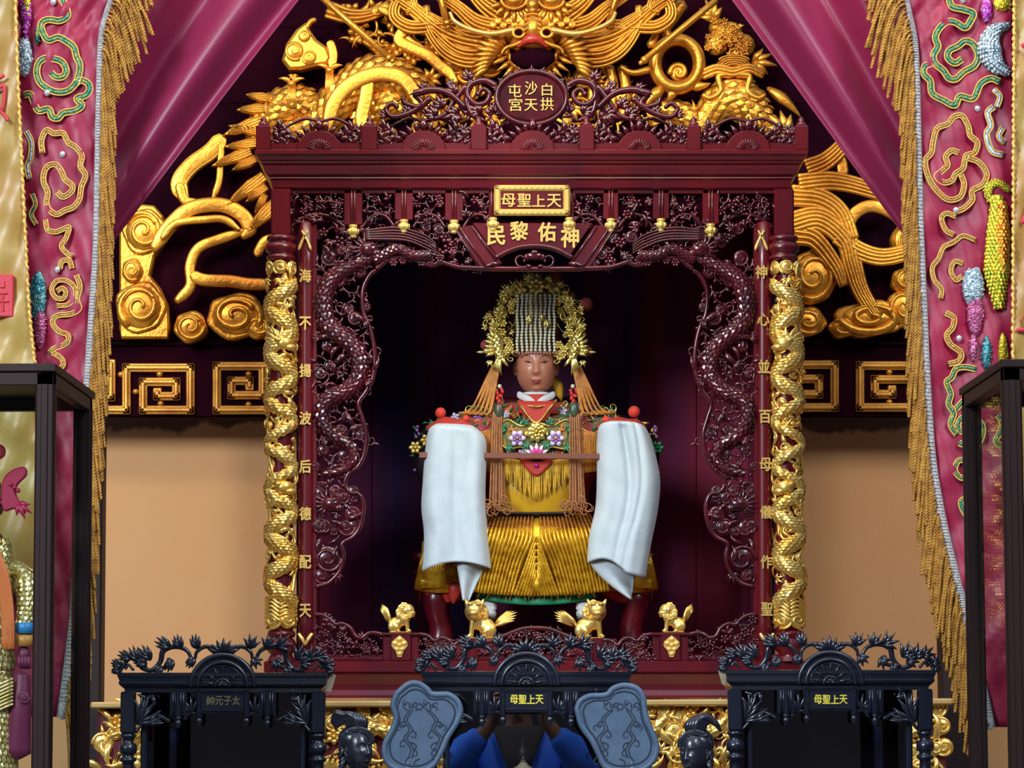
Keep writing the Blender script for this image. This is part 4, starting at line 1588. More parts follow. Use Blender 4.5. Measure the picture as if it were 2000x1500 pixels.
        cording([(150, 538), (157, 560), (152, 586), (156, 604), (140, 614), (112, 618), (104, 632), (116, 648), (134, 656), (130, 672), (106, 682), (98, 690)], ORANS, 3.6)
        cording([(104, 690), (120, 700), (124, 714), (108, 730)], ORANS, 3.4)
        cording([(52, 258), (62, 280), (60, 310), (54, 326), (58, 350)], SILVS, 4)
        cording([(64, 380), (70, 400), (62, 420), (72, 440)], GREENS, 3)
        cryst = [(105, 6), (123, 303), (113, 528), (93, 183)]
        patch = [((54, 14), (8, 30), YELS), ((52, 22), (11, 34), PURPS), ((49, 112), (15, 40), SILVS), ((52, 60), (6, 16), PURPS), ((75, 580), (17, 50), TEALS), ((79, 640), (12, 44), PINKS), ((74, 70), (5, 20), GREENS)]
    else:
        cording([(1852, -6), (1858, 14), (1880, 20), (1900, 28), (1894, 44), (1884, 56), (1866, 46), (1850, 44), (1835, 56), (1826, 74), (1831, 92), (1822, 110), (1826, 126), (1842, 140), (1852, 154), (1866, 156), (1882, 142), (1902, 130), (1910, 110), (1900, 88), (1884, 82), (1870, 92), (1854, 100), (1850, 114), (1864, 125), (1878, 117)], GREENS)
        cording([(1824, 124), (1806, 131), (1804, 146), (1816, 160), (1820, 184), (1843, 198), (1864, 207), (1874, 190), (1900, 194), (1914, 166), (1934, 155), (1951, 161)], GREENS)
        cording([(1872, 300), (1858, 296), (1846, 308), (1850, 324), (1838, 336), (1828, 346), (1842, 358), (1858, 354), (1866, 340), (1880, 330), (1886, 306), (1902, 300), (1908, 280), (1894, 266), (1890, 248), (1878, 228), (1862, 230), (1850, 244), (1830, 252), (1822, 276), (1818, 300), (1806, 316), (1812, 346), (1826, 370), (1850, 391), (1874, 386), (1882, 362), (1876, 342)], ORANS, 4)
        cording([(1888, 310), (1910, 318), (1926, 340), (1918, 362), (1898, 374), (1898, 392), (1882, 408), (1868, 414)], ORANS, 4)
        cording([(1862, 460), (1846, 450), (1838, 428), (1848, 418), (1866, 424)], ORANS, 3.4)
        cording([(1904, 470), (1880, 462), (1862, 474), (1842, 484), (1832, 506), (1820, 524), (1824, 548), (1838, 566), (1836, 584)], ORANS, 3)
        cording([(1880, 516), (1864, 512), (1856, 530), (1866, 548), (1878, 540)], ORANS, 3)
        cording([(1846, 612), (1862, 622), (1860, 640), (1848, 656), (1856, 674), (1876, 690), (1872, 706), (1852, 712)], ORANS, 4)
        cording([(1905, 722), (1884, 718), (1866, 722), (1858, 738), (1848, 748), (1856, 770), (1852, 790), (1862, 808), (1856, 830), (1868, 850)], GREENS, 4.5)
        cording([(1866, 800), (1884, 782), (1904, 776), (1912, 790), (1898, 800)], GREENS, 4.5)
        cording([(1904, 838), (1888, 846), (1872, 840), (1872, 824), (1886, 814), (1904, 820), (1918, 834), (1914, 860), (1896, 874), (1872, 866)], GREENS, 4.5)
        cording([(1948, 812), (1956, 826), (1952, 846), (1944, 862), (1956, 874)], GREENS, 4.5)
        cording([(1890, 902), (1872, 900), (1864, 918), (1876, 934), (1896, 932), (1906, 950), (1896, 970), (1876, 980), (1884, 1004), (1902, 1014)], GREENS, 4)
        cording([(1940, 176), (1952, 190), (1946, 210)], SILVS, 4)
        cording([(1940, 210), (1928, 222), (1934, 246), (1926, 264), (1936, 296), (1958, 304)], SILVS, 4.5)
        cording([(1958, 250), (1950, 268), (1962, 280)], SILVS, 4)
        cording([(1900, 1076), (1892, 1088), (1900, 1100), (1912, 1092)], ORANS, 4)
        cryst = [(1908, 214), (1866, 412), (1872, 662), (1880, 2)]
        patch = [((1926, 20), (11, 26), PURPS), ((1957, 8), (18, 16), YELS), ((1900, 560), (22, 42), SILVS), ((1904, 612), (16, 46), PINKS), ((1900, 680), (9, 28), PINKS), ((1958, 690), (10, 40), YELS), ((1926, 690), (10, 34), TEALS)]
        for m, ctl, rr, sz in ((SILVS, [(1968, 50), (1938, 66), (1930, 98), (1942, 128), (1968, 144)], [6, 16, 24, 18, 6], 5), (YELS, [(1968, 372), (1946, 358), (1928, 372), (1932, 392)], [6, 8, 8, 6], 3.5), (YELS, [(1946, 388), (1948, 450), (1945, 530), (1950, 600)], [12, 22, 25, 10], 5.5), (ORAS, [(1954, 400), (1955, 460), (1954, 530)], [9, 14, 9], 5)):
            b = MB(y0)
            p = cr(P3(ctl, 8 if m is not ORAS else 16), 50)
            r = np.interp(np.linspace(0, 1, 50), np.linspace(0, 1, len(rr)), rr)
            b.tube(p, r, r * .5, n=12)
            b.scales(p, r, sz, r * .55, lift=.5)
            b.build('sequin_dragon', m, B)
    for u, v in cryst:
        b = MB(y0)
        b.ball((u, v, 9), (6.5, 6.5, 4), 8, 5)
        b.build('crystal_button', CRYST, B)
    for (u, v), (a, b_), m in patch:
        b = MB(y0)
        b.ball((u, v, 4), (a, b_, 9), 20, 14)
        R2 = random.Random(int(u + v))
        for k in range(int(a * b_ / 7)):
            x, yv = R2.uniform(-.9, .9), R2.uniform(-.92, .92)
            if x * x + yv * yv < .85:
                z = 9 * math.sqrt(max(0, 1 - x * x - yv * yv))
                an = R2.uniform(0, 3)
                b.leaf(u + x * a, v + yv * b_, an, 5, 2.2, 0, 4 + z, th=1.2, n=5, k=4)
        b.build('sequin_patch', m, B)


banner(-1)
banner(1)


def gold_banner(sd):
    y0 = -.63
    if sd < 0:
        edge = [(24, -200), (32, -30), (38, 150), (45, 300), (52, 450), (60, 600), (72, 720), (84, 840), (92, 960), (96, 1160)]
        out = -60
        lab = 'gold satin banner with red characters hanging at the left edge'
    else:
        edge = [(1979, -200), (1978, -30), (1977, 200), (1976, 450), (1975, 715), (1974, 1000)]
        out = 2060
        lab = 'gold satin banner hanging at the right edge beside the sequinned dragon'
    B = thing('gold_banner', lab, 'banner', out, 300, y0, 'gold satin banners')
    E = cr(edge, 60)
    mb = MB(y0)
    g = np.zeros((60, 30, 3))
    for i in range(60):
        for j in range(30):
            t = j / 29
            u = E[i][0] * (1 - t) + out * t
            v = E[i][1]
            g[i, j] = (u, v, 5 * math.sin(u * .09 + v * .028) + 4 * math.sin(u * .04 - v * .06) + 2 * math.sin(v * .11 + u * .1) + 14)
    mb.grid(g)
    mb.build('cloth', YSAT, B, solid=.002)
    mb = MB(y0)
    c = np.column_stack([E, np.full(60, 20)])
    c = cr(c, 400)
    t = np.arange(400)
    mb.tube(c + np.stack([1.2 * np.sin(t * 1.3), 0 * t, 1.2 * np.cos(t * 1.3)], -1), 3.4 + .8 * np.sin(t * 1.9), n=7)
    mb.build('cord_edge', CORD, B)
    RED = mat('red_embroidery', (.55, .02, .04), .5, sheen=.3, bump=.3, bscale=300)
    mb = MB(y0)
    if sd < 0:
        for ctl in ([(-14, 160), (2, 158), (12, 152)], [(-10, 186), (4, 176), (12, 172), (12, 200), (8, 222)], [(-14, 214), (2, 212)], [(4, 220), (14, 232), (19, 240)]):
            mb.tube(P3(cr(ctl, 14), 26), 3.6, 3)
        mb.build('red_character', RED, B)
        mb = MB(y0)
        mb.box(-30, 540, 30, 622, 12, 27, 2)
        for r in ((4, 552, 14, 566), (-6, 552, 0, 566), (-6, 574, 20, 578), (-6, 590, 22, 594), (8, 578, 12, 612)):
            mb.box(*r, 25, 30, 1)
        mb.build('red_seal', RED, B)
    else:
        for ctl in ([(1992, 92), (2004, 104), (2016, 110)], [(1992, 440), (2000, 420), (2006, 400)], [(1982, 648), (2010, 646)], [(1996, 620), (2002, 640)]):
            mb.tube(P3(cr(ctl, 14), 26), 4, 3)
        mb.build('red_character', RED, B)


gold_banner(-1)
gold_banner(1)
# ------------------------------------------------------------------ the seated deity statue


class Face:
    def __init__(s, u, v, d, w, h, dep, yaw=0.0, pitch=0.0, roll=0.0):
        s.c = np.array([u, v, d], float)
        s.w, s.h, s.dep = w, h, dep
        cy, sy = math.cos(yaw), math.sin(yaw)
        cp, sp = math.cos(pitch), math.sin(pitch)
        cz, sz = math.cos(roll), math.sin(roll)
        Ry = np.array([[cy, 0, sy], [0, 1, 0], [-sy, 0, cy]])
        Rx = np.array([[1, 0, 0], [0, cp, sp], [0, -sp, cp]])
        Rz = np.array([[cz, -sz, 0], [sz, cz, 0], [0, 0, 1]])
        s.R = Rz @ Ry @ Rx

    def prof(s, fy):
        q = np.clip(np.abs(fy), 0, 1)
        p = (1 - q ** 2.7) ** (1 / 2.4)
        return p * np.where(fy > 0, 1 - .12 * fy ** 2, 1.0)

    def disp(s, fx, fy):
        g = lambda x, y, sx, sy: np.exp(-((fx - x) / sx) ** 2 - ((fy - y) / sy) ** 2)
        z = 0
        z = z + .20 * np.exp(-(fx / .12) ** 2) * np.clip((fy + .22) / .5, 0, 1) * (fy < .31) + .20 * np.exp(-(fx / .12) ** 2) * np.exp(-((fy - .31) / .06) ** 2) * (fy >= .31)
        z = z + .09 * (g(.15, .27, .08, .07) + g(-.15, .27, .08, .07))
        z = z - .10 * (g(.40, -.06, .24, .10) + g(-.40, -.06, .24, .10))
        z = z + .06 * (g(.40, -.05, .15, .055) + g(-.40, -.05, .15, .055))
        z = z + .05 * (g(.5, .3, .25, .25) + g(-.5, .3, .25, .25))
        z = z + .07 * g(0, .53, .22, .045) + .08 * g(0, .62, .18, .05) - .05 * g(0, .575, .3, .022) - .05 * g(0, .73, .2, .06) + .10 * g(0, .86, .24, .12)
        return z * s.dep

    def loc(s, p):
        return s.c + np.asarray(p, float) @ s.R.T

    def pt(s, fx, fy, out=0.0):
        p = float(s.prof(np.array(fy)))
        sa = max(-.98, min(.98, fx / max(p, .05)))
        z = s.dep * p * math.sqrt(1 - sa * sa) + float(s.disp(np.array(fx), np.array(fy)))
        return s.loc([s.w * fx, s.h * fy, z + out])

    def mesh(s, mb, m=72, n=96):
        fy = np.sin(np.linspace(-PI / 2, PI / 2, m))[:, None]
        a = (np.arange(n) * 2 * PI / n)[None, :]
        p = s.prof(fy) + 1e-3
        fx = p * np.sin(a)
        z = s.dep * p * np.cos(a)
        z = z * np.where(np.cos(a) < 0, 1.15, 1)
        z = z + s.disp(fx, fy + 0 * a) * np.clip(np.cos(a) * 3, 0, 1)
        g = np.stack([s.w * fx, s.h * fy + 0 * a, z], -1)
        g = (g.reshape(-1, 3) @ s.R.T + s.c).reshape(m, n, 3)
        mb.grid(g, cv=True)

    def ear(s, mb):
        for e in (-1, 1):
            q = [s.loc([e * s.w * (1.0 + .1 * math.sin(t)), s.h * (-.12 + .42 * t / PI), -s.dep * (.02 + .16 * math.sin(t))]) for t in np.linspace(0, PI, 12)]
            mb.tube3(q, s.w * .085, 7)
            mb.ball(s.loc([e * s.w * 1.02, s.h * .1, -s.dep * .08]), (s.w * .07, s.h * .2, s.w * .1), 8, 6)

    def eyes(s, mbw, mbp, mbl, open_=.045, slant=.03):
        for e in (-1, 1):
            def lid(k, up):
                f = k / 10 - .5
                fx = e * (.40) + f * .40
                fy = -.055 + up * open_ * (1 - (2 * f) ** 2) - slant * e * f * 2
                return fx, fy
            top = [lid(k, -1) for k in range(11)]
            bot = [lid(k, .8) for k in range(11)]
            g = np.array([[s.pt(x, y, s.w * .012) for x, y in top], [s.pt(x, y * .5 + y2 * .5, s.w * .04) for (x, y), (x2, y2) in zip(top, bot)], [s.pt(x, y, s.w * .012) for x, y in bot]])
            mbw.grid(g)
            cx = e * .39
            c = s.pt(cx, -.055, s.w * .045)
            mbp.ball(c, (s.w * .065, s.h * open_ * .95, s.w * .02), 10, 6)
            mbl.tube3([s.pt(x, y - .004, s.w * .03) for x, y in top], [s.w * .012] + [s.w * .022] * 9 + [s.w * .012], 6)

    def brows(s, mb, r=.018):
        for e in (-1, 1):
            mb.tube3([s.pt(e * (.16 + .5 * t), -.20 - .10 * math.sin(t * PI * .75), s.w * .012) for t in np.linspace(0, 1, 14)], [s.w * r * (.5 + math.sin(PI * min(1, t * .9 + .1))) for t in np.linspace(0, 1, 14)], 6)

    def lips(s, mb):
        up = [s.pt(.26 * t, .545 + .018 * abs(t) * 1.5 + .012 * (abs(t) < .15), s.w * .012) for t in np.linspace(-1, 1, 15)]
        lo = [s.pt(.22 * t, .61 - .02 * t * t, s.w * .012) for t in np.linspace(-1, 1, 15)]
        w = [s.w * .045 * (1 - .75 * t * t) for t in np.linspace(-1, 1, 15)]
        mb.tube3(up, w, 7)
        mb.tube3(lo, [x * 1.15 for x in w], 7)


def build_statue():
    y0 = .26
    S = thing('deity_statue', 'seated deity statue in gold embroidered robes and beaded crown inside the red shrine', 'statue', 1046, 1180, y0)
    c = 1047
    SKIN = mat('painted_face', (.52, .2, .115), .38, col2=(.44, .16, .085), scale=40, coat=.1)
    WHITE = mat('white_cotton', (.62, .64, .62), .75, bump=.2, bscale=500)
    RED = mat('red_silk', (.5, .035, .02), .45, sheen=.3, bump=.2, bscale=150)
    DRED = mat('dark_red_lining', (.28, .012, .025), .55, sheen=.2)
    NAVY = mat('dark_embroidered_silk', (.022, .006, .014), .7, col2=(.012, .016, .012), scale=90, spec=.2)
    GREEN = mat('green_silk', (.01, .22, .09), .4, sheen=.2)
    GRN = mat('green_thread', (.02, .16, .07), .4, bump=.3, bscale=500)
    VIO = mat('violet_thread', (.3, .12, .4), .4, bump=.3, bscale=500)
    LIL = mat('pale_lilac_thread', (.62, .55, .7), .4)
    ORG = mat('orange_thread', (.7, .2, .03), .45, bump=.3, bscale=500)
    MAG = mat('magenta_thread', (.5, .02, .2), .4)
    YEL = mat('yellow_satin', (.62, .34, .012), .38, col2=(.5, .25, .01), scale=14, sheen=.2)
    TAS = mat('orange_tassel_thread', (.62, .24, .02), .5, col2=(.45, .14, .015), scale=90, bump=.3, bscale=400)
    BRN = mat('tan_tassel_thread', (.42, .17, .06), .55, col2=(.3, .11, .03), scale=90, bump=.3, bscale=400)
    BRT = mat('brass_filigree', (.9, .72, .22), .28, .8, col2=(.6, .42, .08), scale=60, bump=.3, bscale=200)
    SEQ = mat('gold_sequin_cloth', (.85, .5, .03), .3, .62, col2=(.55, .26, .012), scale=70, bump=.35, bscale=420)
    PEARL = mat('cream_pearl', (.72, .68, .52), .25, .1)
    POM = mat('dark_red_pompom', (.28, .03, .025), .8, sheen=.5, bump=.6, bscale=300)
    POMR = mat('bright_red_pompom', (.75, .05, .025), .7, sheen=.4, bump=.5, bscale=300)
    DARK = mat('black_paint', (.01, .006, .005), .3)
    LIP = mat('lip_paint', (.34, .06, .04), .35)

    def P(nm, m, fn, par=S, **k):
        b = MB(y0)
        fn(b)
        return b.build(nm, m, par, **k)

    # body mass under the robes
    def torso(b):
        rows = [(786, 30, 24), (800, 60, 36), (815, 120, 50), (840, 150, 58), (880, 150, 62), (920, 120, 60), (960, 104, 60), (1010, 104, 64)]
        g = []
        a = np.arange(32) * 2 * PI / 32
        for v, r, d in rows:
            g.append(np.stack([c + r * np.cos(a), np.full(32, v), -20 + d * np.sin(a)], -1))
        b.grid(np.array(g), cv=True)
    P('robe', RED, torso)

    # sleeves: raised forearms covered by wide hanging sleeves
    for s in (-1, 1):
        def slv(b, s=s):
            pts = cr([(c + s * 120, 826, -14, 28), (c + s * 165, 846, 4, 34), (c + s * 194, 872, 20, 42), (c + s * 198, 910, 34, 40), (c + s * 190, 950, 46, 30)], 26)
            b.tube3(pts[:, :3], pts[:, 3], 20)
        sl = P('sleeve', NAVY, slv)

        def emb(b, s=s):
            R = random.Random(7)
            for k in range(110):
                u = c + s * R.uniform(150, 236)
                v = R.uniform(828, 930)
                b.leaf(u, v, R.uniform(0, 6.3), R.uniform(7, 14), 2.4, R.uniform(-1.5, 1.5), R.uniform(40, 62) - max(0, abs(u - c) - 205) * .6, th=2)
        P('sleeve_embroidery', [GRN, BRT][s > 0], emb, sl)
        def emb2(b, s=s):
            R = random.Random(17)
            for k in range(40):
                b.ball((c + s * R.uniform(170, 236), R.uniform(836, 940), R.uniform(44, 60)), R.uniform(2, 4), 6, 4)
        P('sleeve_sequin', VIO, emb2, sl)
        P('sleeve_embroidery', [BRT, GRN][s > 0], lambda b, s=s: [b.flower(c + s * (168 + 22 * k), 838 + 14 * k, 12, 66) for k in range(4)], sl)

        def cuff(b, s=s):
            m = c + s * 166
            g = []
            for i in range(9):
                t = i / 8
                row = []
                for j in range(20):
                    f = j / 19 - .5
                    row.append((m + f * (96 - 10 * t), 822 + 26 * t + 16 * f * f * 4 * (1 - t) + 2.2 * math.sin(j * .7), 66 + 26 * t - 60 * f * f))
                g.append(row)
            b.grid(g)
            b.prism([(m + s * -40, 838), (m + s * -22, 826), (m + s * 4, 834), (m + s * -6, 846), (m + s * -36, 848)], 70, 78, 2)
        P('cuff', RED, cuff, sl, solid=.003)

        # the wide sleeve ends in gold sequin cloth with red lining low beside the knees
        def low(b, s=s):
            n = 24
            for k in range(n):
                f = k / (n - 1)
                u = c + s * (120 + 104 * f)
                b.tube(cr([(u - s * 8, 1060 + 10 * f, 20), (u, 1104, 34), (u + s * (6 + 4 * f), 1146 + 18 * f * (1 - f) * 2 + 4 * f, 30 - 14 * f)], 12), 2.9, 2.9, n=6)
            g = []
            for i in range(6):
                t = i / 5
                g.append([(c + s * (116 + 112 * (j / 15)) - s * 6 * (1 - t), 1058 + 92 * t, 16 + 14 * t) for j in range(16)])
            b.grid(g)
        P('sleeve_hem', SEQ, low, sl, solid=.003)

        def lin(b, s=s):
            g = []
            for i in range(8):
                t = i / 7
                g.append([(c + s * (124 + 102 * (j / 15)), 1140 + 34 * t * math.sin(PI * (.15 + .8 * j / 15)) + 8 * (j / 15), 24 - 20 * t + 5 * math.sin(j * 1.1)) for j in range(16)])
            b.grid(g)
            if s < 0:
                b.leaf(c - 158, 1132, 1.5, 48, 14, .3, 24, rise=6, n=10)
        P('sleeve_lining', RED, lin, sl, solid=.003)

        # hanging tan tassels with green barrel tops
        def tas(b, s=s):
            u = c + s * 74
            for k in range(15):
                f = k / 14 - .5
                t = np.linspace(0, 1, 16)
                x = u + f * (18 + 10 * t) + s * 0 * t + math.sin(k) * t * 1.5 - (2 * t if s < 0 else -4 * t)
                b.tube(np.stack([x, 818 + 178 * t, 92 + 6 * math.cos(k * 2.1) - 6 * t], -1), 1.7, n=6)
            for k in range(26):
                R = random.Random(k)
                b.vine(u + R.uniform(-26, 22), 992 + R.uniform(-6, 12), R.uniform(0, 6), 26, R.choice((-4, 4)), 1.4, 92 + R.uniform(0, 14), k=10, ball=False)
        ts = P('tassel', BRN, tas)
        P('tassel_barrel', mat('green_jade_barrel', (.02, .1, .06), .3, col2=(.12, .05, .02), scale=50), lambda b, s=s: b.lathe(c + s * 72, [(797, 3), (798, 8), (802, 9.5), (812, 10), (820, 9.5), (823, 8), (823, 2)], 16, 92), ts)

        # orange thread curtains at the side of the crown
        def oc(b, s=s):
            n = 15
            for k in range(n):
                f = k / (n - 1)
                p = cr([(c + s * (68 + 16 * f), 712 + 4 * f, 30), (c + s * (76 + 22 * f), 745, 36), (c + s * (86 + 42 * f), 800 - 4 * f + (k % 3) * 5, 40), (c + s * (92 + 58 * f), 812 - 2 * f, 42)], 18)
                b.tube(p, 1.8, n=6)
        P('orange_fringe', TAS, oc)
        P('side_pendant', POMR, lambda b, s=s: [b.ball((c + s * 72 + random.Random(k).uniform(-7, 7), 764 + k * 2.2, 34 + random.Random(k + 9).uniform(-5, 5)), 3.6, 7, 5) for k in range(12)])
        P('pendant_bead', PEARL, lambda b, s=s: b.ball((c + s * 71, 758, 34), 4.5, 8, 6))
    # skirt of gold sequin pleats over the knees
    def skirt(b, part=0):
        n = 44
        for k in range(n):
            f = (k + .5) / n * 2 - 1
            sg = 1 if f > 0 else -1
            a = abs(f)
            ub = c + f * 142
            vb = 1156 + 10 * (1 - a * a)
            if a > .3:
                q = (a - .3) / .7
                p = cr([(c + sg * (1 + q * 105), 1006, 44), (c + sg * (2 + q * 112), 1024, 76), (c + sg * (5 + q * 118), 1046 + 14 * (1 - q), 100), (c + sg * (24 + q * 109), 1104, 93), (ub, vb, 86)], 40)
            else:
                v0 = 1052 + (1 - a / .3) * 84
                p = cr([(c + sg * 2, v0, 101 - (v0 - 1052) * .1), (c * .5 + ub * .5, v0 * .5 + vb * .5, 96), (ub, vb, 88)], 40)
            if part == 1:
                p = p[p[:, 1] < 1040]
            else:
                p = p[p[:, 1] > 1036]
            if len(p) < 3:
                continue
            b.tube(p, (2.9 if part == 0 else 2.4) * (1 + .12 * np.sin(np.arange(len(p)) * 2.1)), 3.4, n=8)
        if part == 0:
            g = []
            for v, w, d in ((1004, 104, 38), (1024, 110, 70), (1050, 118, 92), (1104, 130, 84), (1158, 141, 78), (1158, 138, 20), (1010, 104, -30)):
                g.append([(c + w * x, v, d - 18 * abs(x) ** 3) for x in np.linspace(-1, 1, 20)])
            b.grid(np.array(g))
    sk = P('skirt', SEQ, skirt)
    P('skirt_yoke', mat('copper_sequin_cloth', (.5, .2, .04), .4, .4, col2=(.3, .1, .02), scale=120, bump=.5, bscale=400), lambda b: skirt(b, 1), sk)

    def hem(b):
        g = []
        for i in range(8):
            t = i / 7
            g.append([(c + 118 * x, 1150 + 34 * t - 14 * abs(x) ** 2 * t, 74 - 22 * abs(x) ** 2 + 3 * math.sin(x * 16)) for x in np.linspace(-1, 1, 40)])
        b.grid(g)
    hm = P('hem_panel', GREEN, hem, solid=.003)

    def hl(b):
        for k in range(22):
            R = random.Random(k)
            x = -1 + 2 * (k + .5) / 22
            u, v = c + 112 * x, 1158 - 6 * x * x
            b.fan(u, v, PI / 2 + R.uniform(-.6, .6), R.uniform(14, 22), 3, 1.5, 2.6, 78 - 20 * x * x, rise=2)
    P('hem_embroidery', BRT, hl, hm)
    P('hem_bead', PEARL, lambda b: b.ball((1036, 1164, 84), 4.5, 8, 6), hm)
    for s in (-1, 1):
        def ft(b, s=s):
            b.ball((c + s * 90, 1200, 46), (13, 12, 26), 14, 8)
            b.box(c + s * 90 - 13, 1174, c + s * 90 + 13, 1196, 30, 56, 5)
        sh = P('shoe', WHITE, ft)
        P('shoe_sole', mat('dark_shoe_sole', (.02, .01, .01), .6), lambda b, s=s: b.box(c + s * 90 - 13, 1209, c + s * 90 + 13, 1214, 20, 74, 3), sh)

    # yellow apron panel and the fringe in front of the belly
    def apron(b):
        g = []
        for i in range(16):
            t = i / 15
            g.append([(c + 70 * x, 905 + 104 * t, 50 + 22 * math.sin(PI * (.25 + .6 * t)) - 10 * x * x + 2.5 * math.sin(9 * t + 4 * abs(x)) * abs(x)) for x in np.linspace(-1, 1, 24)])
        b.grid(g)
    ap = P('apron', YEL, apron, solid=.003)

    def afr(b):
        for k in range(44):
            f = (k + .5) / 44 * 2 - 1
            u = c + f * 66
            L = 76 - 46 * abs(f) + 5 * math.sin(k * 3)
            b.tube(cr([(u, 900 + 10 * (1 - abs(f)), 84), (u + 1.5 * math.sin(k), 900 + L * .6, 84), (u + 2 * math.sin(k * 2.), 906 + L, 80)], 12), 1.4, n=6)
    P('apron_fringe', mat('yellow_fringe', (.7, .42, .03), .5, col2=(.5, .26, .02), scale=90), afr, ap)
    P('belt', DARK, lambda b: b.tube(P3(cr([(c - 72, 1006), (c, 1007), (c + 72, 1006)], 12), 64), 3.5, 6), ap)

    # embroidered cape
    def cape(b):
        g = []
        for i in range(14):
            t = i / 13
            g.append([(c + (36 + 134 * t ** .8) * math.sin(x), 786 + 26 * t ** 1.3 + (92 * t ** 1.2) * math.cos(x) ** 2 + 6 * math.cos(x * 8) * t, -8 + (34 + 58 * t) * math.cos(x)) for x in np.linspace(-1.5, 1.5, 60)])
        b.grid(g)
    cp = P('cape', mat('cape_silk', (.34, .05, .03), .5, col2=(.05, .12, .05), scale=26), cape, solid=.003)

    def on(x, t):
        return (c + (36 + 134 * t ** .8) * math.sin(x), 786 + 26 * t ** 1.3 + (92 * t ** 1.2) * math.cos(x) ** 2 + 6 * math.cos(x * 8) * t, -8 + (34 + 58 * t) * math.cos(x) + 2)
    cols = [(GRN, 'l', 90), (BRT, 'v', 80), (VIO, 'f', 14), (ORG, 'l', 56), (LIL, 'f', 9), (MAG, 'l', 16)]
    for q, (m, kd, n) in enumerate(cols):
        def em(b, q=q, kd=kd, n=n):
            R = random.Random(50 + q)
            for k in range(n):
                x, t = R.uniform(-1.35, 1.35), R.uniform(.2, 1)
                u, v, d = on(x, t)
                if kd == 'l':
                    b.leaf(u, v, R.uniform(0, 6.3), R.uniform(11, 19), 2.8, R.uniform(-1, 1), d, rise=3, th=2)
                elif kd == 'v':
                    b.vine(u, v, R.uniform(0, 6.3), R.uniform(24, 44), R.choice((-5, 5)), 1.5, d + 1, k=14)
                else:
                    b.flower(u, v, R.uniform(7, 10), d + 2, 5, R.uniform(0, 1))
        P('cape_embroidery', m, em, cp)

    for s_ in (-1, 1):
        def capefr(b, s=s_):
            for k in range(22):
                u = c + s * (86 + k * 3.2)
                b.tube(cr([(u, 846 + k * .6, 84 - k), (u + s * 1, 890, 86 - k), (u + s * 2, 930 - k * .5, 82 - k)], 8), 1.3, n=5)
        P('cape_fringe', TAS, capefr, cp)
    # breastplate of flowers
    def bp(b):
        o = [(c - 74, 842), (c - 56, 828), (c - 30, 840), (c, 834), (c + 30, 840), (c + 56, 828), (c + 74, 842), (c + 72, 868), (c + 56, 884), (c + 30, 880), (c + 14, 888), (c, 884), (c - 14, 888), (c - 30, 880), (c - 56, 884), (c - 72, 868)]
        b.prism(cr(o + [o[0]], 60)[:-1], 80, 90, 3)
    br = P('breast_panel', mat('breast_panel_silk', (.35, .2, .04), .4, .3, col2=(.04, .12, .04), scale=40), bp, S)
    for e_ in (-1, 1):
        P('breast_flower', LIL, lambda b: b.flower(c + e_ * 37, 864, 15, 92, 6), br)
        P('breast_flower', VIO, lambda b: b.flower(c + e_ * 37, 864, 9, 97, 6, .5), br)
        P('breast_flower', BRT, lambda b: b.ball((c + e_ * 37, 864, 101), 3.5, 7, 5), br)
        P('breast_flower', ORG, lambda b: b.fan(c + e_ * 48, 850, -1.5, 14, 3, 1.4, 2.4, 93), br)
    for m, f in ((BRT, lambda b: (b.tube(P3(cr([(c - 74, 842), (c - 56, 828), (c - 30, 840), (c, 834), (c + 30, 840), (c + 56, 828), (c + 74, 842), (c + 72, 868), (c + 56, 884), (c + 30, 880), (c + 14, 888), (c, 884), (c - 14, 888), (c - 30, 880), (c - 56, 884), (c - 72, 868), (c - 74, 842)], 90), 91), 2),
                                b.flower(c, 852, 18, 92, 9), b.flower(c, 852, 11, 97, 7), [b.fan(c + e * 22, 850, PI / 2 + e * 1.2, 20, 4, 1.8, 2.5, 92) for e in (-1, 1)])),
                 (GRN, lambda b: ([b.fan(c + e * x, v, a, 20, 4, 1.6, 3, 92) for e in (-1, 1) for x, v, a in ((24, 838, -1.2), (58, 846, -.2 if e > 0 else 3.3), (56, 878, .8), (20, 872, 1.6))], b.tube(P3(cr([(c - 56, 878), (c - 58, 846), (c - 24, 838), (c, 844), (c + 24, 838), (c + 58, 846), (c + 56, 878)], 40), 91), 1.2), b.tube(P3(cr([(c - 56, 878), (c - 20, 872), (c + 20, 872), (c + 56, 878)], 20), 91), 1.2)))):
        P('breast_flower', m, f, br)
    P('heart_pendant', RED, lambda b: b.prism(cr([(c - 32, 904), (c - 14, 900), (c, 906), (c + 14, 900), (c + 32, 904), (c + 20, 922), (c, 936), (c - 20, 922), (c - 32, 904)], 40)[:-1], 84, 92, 3), br)
    P('lotus', LIL, lambda b: [b.leaf(c, 898, -PI / 2 + a, 26, 6, 0, 92, rise=5) for a in (-1.1, -.55, 0, .55, 1.1)], br)
    P('lotus', MAG, lambda b: ([b.leaf(c, 898, -PI / 2 + a, 18, 5, 0, 96, rise=5) for a in (-.85, -.3, .3, .85)], b.ball((c, 916, 94), 5, 8, 6)), br)
    # necklace and collars
    def chain(b):
        p = cr([(c - 34, 790, 60), (c - 26, 806, 82), (c, 834, 96), (c + 26, 804, 82), (c + 38, 788, 60)], 46)
        for q in p:
            b.ball(q, 2.5, 6, 5)
        for q in cr([(c - 36, 794, 62), (c, 802, 84), (c + 36, 794, 62)], 26):
            b.ball(q, 1.9, 6, 4)
    P('necklace', BRT, chain)
    P('neck_cloth', RED, lambda b: b.lathe(c, [(774, 30), (784, 35), (800, 42), (812, 54), (814, 4)], 32, 14))
